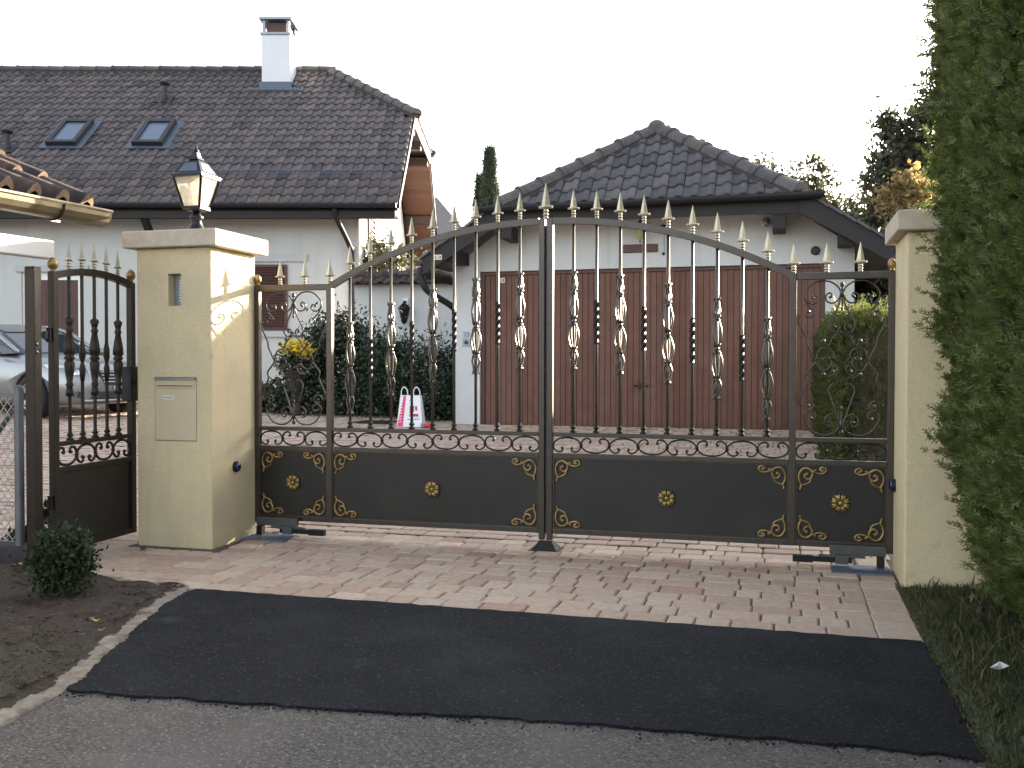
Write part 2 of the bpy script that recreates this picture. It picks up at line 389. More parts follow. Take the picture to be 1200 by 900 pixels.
# loose crumbs along the patch edges
mb = MB()
for i in range(900):
    t = rnd.random()
    if rnd.random() < .6: x = 1.98 - 2.98 * t; y = -2.76 - .20 * t + .03 * math.sin(t * 5) + rnd.gauss(-.012, .022)
    else: y = -1.55 - 1.25 * t; x = 1.975 + abs(rnd.gauss(0, .025))
    r = rnd.uniform(.002, .006); mb.ball((x, y, -.001 + r * .3), r, 5, 3, .6)
o = mb.build('asphalt_crumbs', 'asphalt_new', kind='stuff'); tag(o, 'loose crumbs of asphalt and grit along the edges of the dark patch', 'grit')

# ---- paved driveway: bedding sheet + pavers
bed = sheet('paved_driveway', -16, 2.02, -1.52, 14, 60, 60, lambda x, y: g(x, y) - .012, 'joint_sand'); struct(bed)
bed.data.materials[0] = MATS['joint_sand']
def paver_mesh(L, W, seed):
    r = random.Random(seed); j = lambda a: r.uniform(-a, a); b = .007; h = .05
    ring1 = []; ring2 = []
    for sx, sy, first in ((-1, -1, 1), (1, -1, 0), (1, 1, 1), (-1, 1, 0)):      # chamfered corners make the tumbled outline
        q = r.uniform(.006, .014); x, y = sx * L / 2, sy * W / 2
        two = [(x, y - sy * q), (x - sx * q, y)] if first else [(x - sx * q, y), (x, y - sy * q)]
        for (px, py) in two:
            px += j(.002); py += j(.002)
            ring1.append((px, py, -.006 + j(.001)))
            ring2.append((px - sx * b * min(1, abs(px) / (L / 2)), py - sy * b * min(1, abs(py) / (W / 2)), j(.001)))
    vs = ring1 + ring2 + [(px, py, -h) for px, py, _ in ring1]
    fs = [tuple(range(8, 16))] + [(i, (i + 1) % 8, (i + 1) % 8 + 8, i + 8) for i in range(8)] + [(i + 16, (i + 1) % 8 + 16, (i + 1) % 8, i) for i in range(8)]
    mb = MB(); mb.add(vs, fs); return mb
LENS = (.125, .155, .185, .22)
RW = .147
PM = {(L, k): paver_mesh(L - .0065, RW - .0065, hash((int(L * 1000), k)) & 255) for L in LENS for k in range(3)}
PME = {k: v.mesh('paver', 'paver') for k, v in PM.items()}
spots = []
def lay(x0, x1, y0, y1, skip=None):
    y = y0
    while y < y1 - .06:
        x = x0 - rnd.random() * .2
        while x < x1 - .03:
            L = rnd.choice(LENS)
            if x1 - (x + L) < .09: L = x1 - x
            cx = x + L / 2; cy = y + RW / 2
            if not (skip and skip(cx, cy)): spots.append((cx, cy, L))
            x += L
        y += RW
near = lambda L: min(LENS, key=lambda q: abs(q - L))
in_pillar = lambda x, y: (-2.62 < x < -1.93 and -.60 < y < .06) or (x > 1.90 and -.6 < y < 0)
def skip_front(x, y):
    if in_pillar(x, y): return True
    return False
lay(-2.5, 1.80, -1.52, .26, lambda x, y: skip_front(x, y) or (x < -1.95 and y < -1.40))
front = list(spots); spots.clear()
front.sort(key=lambda s: s[1]); parts, rest = front[:282], front[282:]
lay(-13, 2.02, .265, 8.15, lambda x, y: (x < -9 and y < 3))
rest += spots; 
spots.clear(); lay(-4.2, -2.55, -1.05, .26); rest += [s for s in spots if not in_pillar(s[0], s[1])]
spots.clear(); lay(-13, -4.6, 8.16, 12.5); rest += spots
spots.clear(); lay(-4.5, -3.45, 8.16, 9.5); rest += spots
for x, y, L in parts:
    o = link('paver', PME[(near(L), rnd.randrange(3))], bed); o.scale = (L / near(L), 1, 1); o.location = (x, y, g(x, y) + rnd.uniform(-.003, .0025)); o.rotation_euler = (rnd.gauss(0, .004), rnd.gauss(0, .004), rnd.gauss(0, .008) + (math.pi if rnd.random() < .5 else 0))
big = [paver_mesh(.172, L - .005, 900 + i).mesh('paver', 'paver') for i, L in enumerate((.18, .22, .26))]
y = -1.52; i = 0
while y < .1:                                       # soldier course of larger blocks along the right edge
    k = rnd.randrange(3); L = (.18, .22, .26)[k]
    if y + L / 2 > -.55 and False: break
    o = link('paver', big[k], bed); o.location = (1.885 if y < -.5 else 1.90, y + L / 2, .0); o.rotation_euler = (0, 0, rnd.gauss(0, .02)); y += L
V = []; F = []; n = 0
for x, y, L in rest:
    p = PM[(near(L), rnd.randrange(3))]; kL = L / near(L); a = rnd.gauss(0, .008); ca, sa = math.cos(a), math.sin(a); z0 = g(x, y) + rnd.uniform(-.003, .0025)
    tx, ty = rnd.gauss(0, .004), rnd.gauss(0, .004)
    for (vx, vy, vz) in [(q0 * kL, q1, q2) for q0, q1, q2 in p.v[:16]]: V.append((x + vx * ca - vy * sa, y + vx * sa + vy * ca, z0 + vz + vx * tx + vy * ty))
    for f in p.f[:9]: F.append(tuple(q + n for q in f))
    n += 16
me = bpy.data.meshes.new('paver_field'); me.from_pydata(V, [], F); me.materials.append(MATS['paver_mass'])
link('paver_field', me, bed, 'stuff')

# ---- soil bed, kerb, lawn
def soilz(x, y):
    return .015 + .020 * math.sin(x * 5.1 + y * 3) * math.sin(y * 6.3 + x) + .030 * min(1, max(0, (-1.55 - x) / .6)) + .009 * math.sin(x * 23 + 5 * y) * math.sin(y * 19)
soil_pts = []
nx, ny = 70, 70
V = []; F = []
for j in range(ny + 1):
    y = -1.50 - 7.0 * (j / ny) ** 1.6
    xr = kx(min(y, -1.62)) - .02
    for i in range(nx + 1):
        x = -5.5 + (xr + 5.5) * i / nx
        V.append((x, y, max(soilz(x, y) + rnd.uniform(-.006, .008), -.02) if i < nx else .005))
for j in range(ny):
    for i in range(nx):
        a = j * (nx + 1) + i; F.append((a, a + nx + 1, a + nx + 2, a + 1))
struct(link('soil_bed', np_mesh('soil_bed', V, F, 'soil', True)))
mb = MB()
for i in range(3800):
    y = -1.56 - 2.3 * rnd.random() ** 1.2; x = kx(min(y, -1.62)) - .05 - 2.2 * rnd.random() ** 1.5
    r = rnd.choice((.003, .004, .004, .005, .006, .006, .008, .010, .014 if rnd.random() < .3 else .005)); mb.ball((x, y, soilz(x, y) + r * .1), r, 6, 3, rnd.uniform(.4, .7))
o = mb.build('soil_clods', 'clod', kind='stuff'); tag(o, 'scattered clods and small stones on the brown soil bed', 'clods')
n = 1500; Ys = -2.35 - 1.5 * rng.random(n) ** .8; Xs = np.array([kx(min(q, -1.62)) for q in Ys]) - .06 - .9 * rng.random(n) ** 1.4
Hs = .010 + .022 * rng.random(n); As = rng.random(n) * 6.28; Zs = np.array([soilz(a, b) for a, b in zip(Xs, Ys)])
B = np.stack([Xs, Ys, Zs], 1); S = np.stack([np.cos(As), np.sin(As), 0 * As], 1) * .0022; T = B + np.stack([rng.normal(size=n) * .012, rng.normal(size=n) * .012, Hs], 1)
o = link('sparse_grass', np_mesh('sparse_grass', np.stack([B - S, B + S, T], 1).reshape(-1, 3), np.arange(3 * n).reshape(n, 3), 'grass'), None, 'stuff'); tag(o, 'sparse grass blades sprouting from the soil bed along the edging', 'grass')
# kerb: a line of rough concrete
L = []
for i, p in enumerate(KERB):
    a = KERB[max(i - 1, 0)]; b = KERB[min(i + 1, len(KERB) - 1)]; d = np.array(b) - np.array(a); d = d / np.linalg.norm(d); nrm = np.array((-d[1], d[0]))
    h = .011 + rnd.uniform(-.003, .003) + .006 * math.sin(i * .37) * math.sin(i * .13 + 1); hw = .044 + rnd.uniform(-.006, .006) + .009 * math.sin(i * .23) * math.sin(i * .071 + 2)
    L.append([(*(p + nrm * hw), -.05), (*(p + nrm * hw), h - .012 + rnd.uniform(-.003, .003)), (*(p + nrm * hw * .72), h - .003 + rnd.uniform(-.004, .003)), (*(p - nrm * hw * .72), h - .003 + rnd.uniform(-.004, .003)), (*(p - nrm * hw), h - .014), (*(p - nrm * hw), -.05)])
mb = MB(); k = 6
mb.add([v for r in L for v in r], [(i * k + j, i * k + j + 1, (i + 1) * k + j + 1, (i + 1) * k + j) for i in range(len(L) - 1) for j in range(k - 1)])
struct(mb.build('kerb_edging', 'concrete_kerb', smooth=True))

def lawnz(x, y): return .012 + .03 * min(1, max(0, (x - 2.0) / .5)) + .008 * math.sin(7 * x) * math.sin(5 * y)
struct(sheet('lawn', 1.985, 9, -9, -.50, 40, 40, lambda x, y: lawnz(x, y) - .004, 'lawn'))
n = 26000
X = 1.97 + (rng.random(n) ** 1.5) * 2.0; Y = -.53 - 4.2 * rng.random(n)
tuft = .7 + .5 * np.sin(X * 9 + 3 * np.sin(Y * 4)) * np.sin(Y * 8)
edge = np.clip((X - 1.96) / .12, .25, 1)
H = (.020 + .030 * rng.random(n) + .055 * (rng.random(n) < .04)) * (0.6 + .5 * tuft) * edge
A = rng.random(n) * 2 * np.pi; Wd = .0022 + .0015 * rng.random(n)
Z = np.array([lawnz(a, b) for a, b in zip(X, Y)]) - .004
lean = rng.normal(size=(n, 2)) * .45
B = np.stack([X, Y, Z], 1); S = np.stack([np.cos(A) * Wd, np.sin(A) * Wd, 0 * A], 1)
T = B + np.stack([lean[:, 0] * H, lean[:, 1] * H, H], 1); Mid = B + np.stack([lean[:, 0] * H * .35, lean[:, 1] * H * .35, H * .6], 1)
V = np.stack([B - S, B + S, Mid + S * .8, T, Mid - S * .8], 1).reshape(-1, 3); F = np.arange(5 * n).reshape(n, 5)
o = link('grass', np_mesh('grass', V, F, 'grass'), None, 'stuff'); tag(o, 'short green grass of the verge below the tall conifer hedge', 'grass')

# ================================================================== GATE PILLARS
def pillar(loc, w, d, label, side, h=1.86):
    t = thing('gate_pillar', label, 'pillar', loc, 0, 'gate pillars')
    mb = MB(); mb.box(-w / 2, w / 2, -d / 2, d / 2, -.05, h); mb.build('shaft', 'stucco_pillar', t, bevel=.012)
    return t
PL = pillar((-2.268, -.262, 0), .535, .525, 'cream rendered gate pillar carrying a lantern and an inset letterbox', -1)
mb = MB(); mb.box(-.332, .335, -.318, .318, 1.862, 1.967); mb.build('cap', 'cap_stone', PL, bevel=.008)
PR = pillar((2.275, -.262, 0), .55, .525, 'cream rendered gate pillar half hidden by the conifer hedge', 1, 1.81)
mb = MB(); mb.box(-.325, .36, -.318, .335, 1.812, 1.915); mb.build('cap', 'cap_stone', PR, bevel=.008)
# niche of the missing intercom: raised frame around a dark recess is avoided; it is a real pocket built of five plates
def pocket(name, parent, x0, x1, z0, z1, y, depth, m):
    mb = MB(); e = .006
    mb.box(x0 - e, x0, y - .003, y + .002, z0 - e, z1 + e); mb.box(x1, x1 + e, y - .003, y + .002, z0 - e, z1 + e)
    mb.box(x0, x1, y - .003, y + .002, z1, z1 + e); mb.box(x0, x1, y - .003, y + .002, z0 - e, z0)
    return mb.build(name, m, parent)
# cut the pillar shafts: pocket and letterbox recess by rebuilding the front with openings
def cut(obj, boxes):
    c = MB()
    for b in boxes: c.box(*b)
    co = bpy.data.objects.new('cutter', c.mesh('cutter')); col.objects.link(co); co.parent = obj.parent
    md = obj.modifiers.new('b', 'BOOLEAN'); md.operation = 'DIFFERENCE'; md.object = co; md.solver = 'EXACT'
    bpy.context.view_layer.update()
    ev = obj.evaluated_get(bpy.context.evaluated_depsgraph_get()); me = bpy.data.meshes.new_from_object(ev)
    obj.modifiers.clear(); obj.data = me; bpy.data.objects.remove(co)
shaft = [c for c in PL.children if c.name.startswith('shaft')][0]
fy = -.2625
cut(shaft, [(-.035, .055, fy - .05, fy + .07, 1.50, 1.70), (-.135, .165, fy - .05, fy + .03, .655, 1.055)])
mb = MB(); mb.box(-.033, .053, fy + .060, fy + .069, 1.502, 1.698); o = mb.build('intercom_backplate', 'zinc', PL)
mb = MB(); [mb.box(.005, .035, fy + .056, fy + .0598, 1.53 + i * .018, 1.54 + i * .018) for i in range(8)]; mb.build('terminal_strip', 'plate_white', o)
mb = MB(); mb.box(-.132, .162, fy - .004, fy + .028, .658, 1.052); lb = mb.build('letterbox', 'mailbox_metal', PL, bevel=.004)
mb = MB(); mb.box(-.118, .150, fy - .010, fy - .0045, .985, 1.035); fl = mb.build('letter_flap', 'mailbox_metal', lb, bevel=.002)
mb = MB(); mb.box(-.132, .162, fy - .020, fy - .0045, 1.040, 1.052); mb.build('rain_lip', 'zinc', lb)
mb = MB(); mb.box(-.110, .142, fy - .0125, fy - .0105, .998, 1.003); mb.build('flap_slot', 'iron_dark', lb)
mb = MB(); mb.box(-.075, .005, fy - .0065, fy - .0045, .915, .94); st = mb.build('name_sticker', 'plate_white', lb)
mb = MB(); [mb.box(-.068 + i * .014, -.060 + i * .014, fy - .0075, fy - .0067, .923, .933) for i in range(5)]; mb.build('name_print', 'zinc', st)
mb = MB()
for x in (-.12, .15): mb.lathe([(.006, 0), (.006, .006)], (x, 0, 0), 8)
def sensor(parent, x, y, z, sgn, label):
    t = thing('gate_sensor', label, 'sensor', (x, y, z), 0, 'gate safety sensors')
    M = Matrix.Rotation(math.pi / 2 * sgn, 4, 'Y')
    mb = MB(M); mb.lathe([(.036, 0), (.036, .012), (.033, .016)], n=20); mb.build('housing', 'black_metal', t, smooth=False)
    mb = MB(M); mb.lathe([(.030, .0162), (.027, .026), (.015, .032), (.002, .034)], n=16); mb.build('lens', 'blue_lens', t, smooth=True)
sensor(PL, -2.0, -.255, .475, 1, 'dark blue round safety sensor on the inner face of the lantern pillar')
sensor(PR, 2.0, -.10, .475, -1, 'dark blue round safety sensor on the hedge-side pillar beside the gate')

# ---- lantern on the left pillar
LT = thing('pillar_lantern', 'black four sided lantern standing on the cream pillar', 'lantern', (-2.275, -.26, 1.967), 0)
mb = MB(); mb.lathe([(.080, 0), (.080, .020), (.060, .035), (.040, .070), (.030, .100), (.042, .112), (.046, .124), (.028, .138), (.022, .17)], n=16)
mb.build('base', 'black_metal', LT, smooth=True)
zb, zt, wb, wt = .175, .375, .115, .205
mb = MB(); mb.frust((0, 0, .160), .09, .09, wb + .02, wb + .02, .02)
for sx in (-1, 1):
    for sy in (-1, 1): mb.beam((sx * wb / 2, sy * wb / 2, zb), (sx * wt / 2, sy * wt / 2, zt), .014, .014)
for k in (0, 1):
    wz, z_ = ((wb, zb), (wt, zt))[k]
    for a in range(4):
        c0, s0 = math.cos(a * math.pi / 2), math.sin(a * math.pi / 2); h = wz / 2
        p = [(h * c0 - q * h * s0, h * s0 + q * h * c0, z_ + .004) for q in (-1, 1)]
        mb.beam(p[0], p[1], .016, .018)
LF = mb.build('frame', 'black_metal', LT)
for a in range(4):
    M = Matrix.Rotation(a * math.pi / 2, 4, 'Z')
    mb = MB(M); e = .008
    mb.add([(wb / 2 - .002, -wb / 2 + e, zb + .012), (wb / 2 - .002, wb / 2 - e, zb + .012), (wt / 2 - .002, wt / 2 - e, zt - .006), (wt / 2 - .002, -wt / 2 + e, zt - .006)], [(0, 1, 2, 3)])
    mb.add([(wb / 2 - .005, -wb / 2 + e, zb + .012), (wb / 2 - .005, wb / 2 - e, zb + .012), (wt / 2 - .005, wt / 2 - e, zt - .006), (wt / 2 - .005, -wt / 2 + e, zt - .006)], [(3, 2, 1, 0)])
    mb.build('pane', 'lamp_pane', LF)
mb = MB()
prof = [(.228, .380), (.228, .388), (.196, .400), (.112, .470), (.100, .478), (.060, .488), (.048, .510), (.036, .540)]
for i in range(len(prof) - 1):
    a, b = prof[i], prof[i + 1]; mb.frust((0, 0, a[1]), a[0], a[0], b[0], b[0], b[1] - a[1])
mb.frust((0, 0, .492), .075, .075, .066, .066, .012)
LRf = mb.build('roof', 'black_metal', LT)
mb = MB()                                   # glazed panels let into the roof's slopes
for a in range(4):
    mbb = MB(Matrix.Rotation(a * math.pi / 2, 4, 'Z')); mbb.add([(.0975, -.072, .404), (.0975, .072, .404), (.060, .042, .466), (.060, -.042, .466)], [(0, 1, 2, 3)]); mb.add(mbb.v, mbb.f)
mb.build('roof_pane', 'lead_blue', LRf)
mb = MB(); mb.lathe([(.012, .54), (.020, .55), (.012, .562), (.006, .575), (.003, .600)], n=10); mb.build('finial', 'black_metal', LT, smooth=True)
mb = MB(); mb.lathe([(.018, .185), (.018, .225), (.012, .23), (.030, .26), (.034, .29), (.022, .325), (.004, .335)], n=12); mb.build('bulb', 'frosted', LT, smooth=True)

# ================================================================== DOUBLE GATE
ZB, ZP, ZA, ZT, ZC = .10, .580, .710, 1.6417, 2.0124
XH, XS, XCn = 1.982, 1.4547, .026
RUN, RISE = XS - XCn, ZC - ZT
RAD = (RUN ** 2 + RISE ** 2) / (2 * RISE)
arcz = lambda x: ZC - RAD + math.sqrt(RAD ** 2 - (abs(x) - XCn) ** 2)
def curve_tube(mb, pts2, r, n=6, y=0, k=5):
    mb.tube([(p[0], y, p[1]) for p in smooth_path(pts2, k)], r, n)
# shared small castings ---------------------------------------------------
mb = MB()
mb.lathe([(.012, 0), (.014, .006), (.010, .012), (.015, .020), (.010, .028), (.014, .036), (.010, .044)], n=8)
M45 = math.pi / 4
mb.lathe([(.009, .044), (.030, .054), (.031, .058), (.022, .064), (.014, .110), (.0015, .168)], n=4, rot=0, sy=.75)
mb.ball((.030, 0, .055), .0075, 6, 4); mb.ball((-.030, 0, .055), .0075, 6, 4)
SPEAR = mb.mesh('spear_finial', 'spear')
mb = MB(); mb.lathe([(.012, 0), (.014, .008), (.011, .014), (.020, .022), (.024, .038), (.021, .055), (.010, .068), (.002, .072)], n=12)
ACORN = mb.mesh('acorn_finial', 'gold', True)
mb = MB(); mb.lathe([(.021, 0), (.021, .010), (.014, .014), (.012, .022), (.019, .028), (.019, .034), (.0125, .040), (.011, .052)], n=8)
FOOT = mb.mesh('foot_collar', 'iron_dark', False)
mb = MB()
for q in range(4):
    a = q * math.pi / 2 + M45; pr = [(.013, .275), (.017, .245), (.024, .215), (.013, .178), (.018, .160), (.033, .105), (.030, .060), (.013, .012)]
    up = [(r * math.cos(a + (.30 - z) * 1.8), r * math.sin(a + (.30 - z) * 1.8), z) for r, z in pr]
    dn = [(r * math.cos(a + (.30 + z) * 1.8), r * math.sin(a + (.30 + z) * 1.8), -z) for r, z in pr]
    mb.tube(smooth_path(up, 3), .0062, 5); mb.tube(smooth_path(dn, 3), .0062, 5)
    for z0, sg in ((.275, 1), (.178, -1), (.178, 1), (.005, 1), (-.005, -1), (-.178, 1), (-.178, -1), (-.275, -1)):
        ln = .028 if abs(z0) in (.275, .005) else .018
        mb.tube([(.010 * math.cos(a), .010 * math.sin(a), z0), (.020 * math.cos(a), .020 * math.sin(a), z0 + sg * ln * .6), (.026 * math.cos(a), .026 * math.sin(a), z0 + sg * ln)], [.007, .006, .0015], 4)
for z0 in (.275, .178, 0, -.178, -.275): mb.lathe([(.010, z0 - .011), (.0155, z0 - .008), (.0155, z0 + .008), (.010, z0 + .011)], n=8)
BASKET = mb.mesh('basket', 'iron_bar', True)
mb = MB(); vs_ = []; fs_ = []; K = 40
for i in range(K + 1):
    z = -.135 + .27 * i / K; a = 2 * math.pi * 1.4 * i / K; w_ = .0155 * (1 if 0 < i < K else .8)
    vs_ += [(w_ * math.cos(a + q * math.pi / 2), w_ * math.sin(a + q * math.pi / 2), z) for q in range(4)]
fs_ = [(i * 4 + q, i * 4 + (q + 1) % 4, (i + 1) * 4 + (q + 1) % 4, (i + 1) * 4 + q) for i in range(K) for q in range(4)] + [(3, 2, 1, 0), (K * 4, K * 4 + 1, K * 4 + 2, K * 4 + 3)]
mb.add(vs_, fs_); TWIST = mb.mesh('twist', 'iron_dark')
# corner ornament: a C-scroll with a leaf and a smaller scroll, drawn for the upper-left corner (x right, z down from corner)
def ornament(fx, fz):
    mb = MB(); S = lambda p: [(fx * a, fz * b) for a, b in p]
    curve_tube(mb, S([(.012, -.118), (.018, -.100), (.008, -.078), (.006, -.045), (.024, -.014), (.052, -.010), (.072, -.030), (.070, -.055), (.052, -.068), (.036, -.058), (.036, -.044), (.046, -.040)]), .0066, 6, 0)
    curve_tube(mb, S([(.010, -.105), (.035, -.096), (.058, -.084), (.068, -.062)]), .0052, 5, 0)
    curve_tube(mb, S([(.050, -.012), (.078, -.024), (.098, -.034), (.122, -.036), (.140, -.024), (.138, -.010), (.122, -.004), (.110, -.012), (.114, -.022), (.122, -.021)]), .0062, 6, 0)
    for p, r in (((.046, -.040), .009), ((.121, -.021), .009), ((.078, -.026), .010), ((.088, -.020), .008), ((.013, -.120), .007)): mb.ball((fx * p[0], -.003, fz * p[1]), r, 7, 4)
    return mb.mesh('corner_ornament', 'gold', True)
ORN = {(a, b): ornament(a, b) for a in (1, -1) for b in (1, -1)}
mb = MB(Matrix.Rotation(math.pi / 2, 4, 'X'))
mb.lathe([(.013, 0), (.013, .014), (.008, .019), (.001, .021)], n=10); mb.lathe([(.030, 0), (.030, .004), (.012, .008)], n=16)
for q in range(8):
    a = q * math.pi / 4; L_ = .043 if q % 2 == 0 else .045
    for s_ in (-.26, .26):
        c_, d_ = math.cos(a + s_), math.sin(a + s_); e_, f_ = math.cos(a + s_ * .5), math.sin(a + s_ * .5)
        mb.tube([(.012 * c_, .012 * d_, .006), (L_ * .5 * c_, L_ * .5 * d_, .012), (L_ * .8 * c_, L_ * .8 * d_, .010), (L_ * e_, L_ * f_, .005)], [.004, .007, .0085, .003], 6)
ROS = mb.mesh('rosette', 'gold', True)
CS = [(0, .5), (.25, .43), (.42, .2), (.465, -.08), (.41, -.34), (.28, -.47), (.17, -.40), (.15, -.25), (.20, -.16)]
def cscroll(mb, cx, cz, w_, h_, flip, y=0, r=.0058, balls=True):
    half = [(a * w_, b * h_ * flip) for a, b in CS]
    full = [(-a, b) for a, b in reversed(half[1:])] + half
    rr = None
    pts3 = [(cx + p[0], y, cz + p[1]) for p in smooth_path(full, 4)]
    k = len(pts3); rr = [r * (1.45 if i < 5 or i >= k - 5 else 1) for i in range(k)]
    mb.tube(pts3, rr, 6)
    if balls:
        for s_ in (-1, 1): mb.ball((cx + s_ * .31 * w_, y, cz - .22 * h_ * flip), r * 1.9, 6, 4)
def scroll_band(parent, x0, x1, n, first, z0, z1, name='scroll_band', m='iron_dark', r=.0058):
    w_ = (x1 - x0) / n; zc = (z0 + z1) / 2; h_ = (z1 - z0) - 2 * r
    for i in range(n):
        mb = MB(); f_ = first if i % 2 == 0 else -first
        cscroll(mb, x0 + w_ * (i + .5), zc, w_ * 1.06, h_, f_, 0, r, False)
        if i: mb.lathe([(.006, -.010), (.011, -.008), (.011, .008), (.006, .010)], (x0 + w_ * i, 0, zc), 8)
        mb.build('scroll', m, parent, smooth=True)
def bal_scroll(mb, s, X, Z):
    """lyre panel between hinge stile and second post; unit coords a in [-1,1], b in [0,1] from top"""
    def cv(pts, r=.0052, both=True):
        for sg in ((1, -1) if both else (1,)):
            curve_tube(mb, [(X + sg * a * s[0], Z - b * s[1]) for a, b in pts], r, 6, 0, 5)
    def bl(a, b, r, both=True):
        for sg in ((1, -1) if both and a else (1,)): mb.ball((X + sg * a * s[0], 0, Z - b * s[1]), r, 7, 4)
    # big top arcs ending in double curls
    cv([(.02, .085), (.10, .045), (.30, .012), (.58, .018), (.80, .075), (.80, .125), (.66, .155), (.54, .135), (.56, .105), (.66, .110)]); bl(.65, .112, .010)
    cv([(.84, .105), (.74, .165), (.62, .20), (.66, .235), (.78, .235), (.80, .205), (.72, .20)]); bl(.73, .202, .009)
    # small curls beside the top collar and lyre strings
    cv([(.02, .09), (.10, .135), (.22, .15), (.34, .135), (.35, .10), (.26, .085), (.22, .105), (.27, .118)]); bl(.26, .112, .009)
    cv([(.03, .10), (.07, .16), (.20, .235), (.29, .29), (.22, .33), (.10, .33), (.06, .30), (.13, .28), (.17, .30)]); bl(.15, .30, .009)
    # wavy side rods from upper curl to lower curl
    cv([(.93, .22), (.95, .27), (.78, .37), (.76, .41), (.66, .47), (.58, .52), (.66, .555), (.78, .60), (.76, .65), (.90, .73), (.95, .775)], .0056)
    # middle arch and cluster
    cv([(.40, .395), (.30, .42), (.20, .37), (.06, .335), (0, .33)]); bl(.40, .39, .013)
    cv([(.58, .52), (.46, .575), (.30, .565), (.22, .53), (.30, .49), (.40, .505)]); cv([(.58, .52), (.50, .45), (.36, .43), (.22, .45), (.18, .49), (.28, .50)])
    bl(.40, .505, .009); bl(.28, .50, .009); bl(.40, .60, .012); bl(.20, .58, .010)
    cv([(.40, .60), (.30, .615), (.16, .60), (.10, .565), (.16, .54), (.22, .56)])
    # bottom
    cv([(.03, .91), (.10, .86), (.24, .75), (.28, .70), (.20, .66), (.08, .665)]); cv([(.02, .92), (.12, .865), (.26, .855), (.36, .885), (.34, .92), (.26, .93), (.22, .905), (.27, .89)]); bl(.27, .903, .009)
    cv([(.03, .925), (.14, .965), (.36, .985), (.62, .965), (.80, .90), (.82, .86), (.70, .835), (.58, .85), (.60, .885), (.68, .885)]); bl(.66, .88, .010)
    cv([(.95, .775), (.88, .80), (.78, .77), (.66, .775), (.62, .81), (.70, .83), (.78, .815)]); bl(.72, .80, .009)
    for zc, sg in ((.085, 1), (.915, -1)):
        mb.lathe([(.009, -.022), (.014, -.016), (.010, 0), (.014, .016), (.009, .022)], (X, 0, Z - zc * s[1]), 8)
        mb.ball((X, 0, Z - (zc - sg * .052) * s[1]), .012, 8, 5, 1.3); mb.ball((X, 0, Z - (zc + sg * .10) * s[1]), .008, 8, 5, 1.8)
        mb.tube([(X, 0, Z - (zc - sg * .05) * s[1]), (X, 0, Z - (zc + sg * .10) * s[1])], .005, 6)
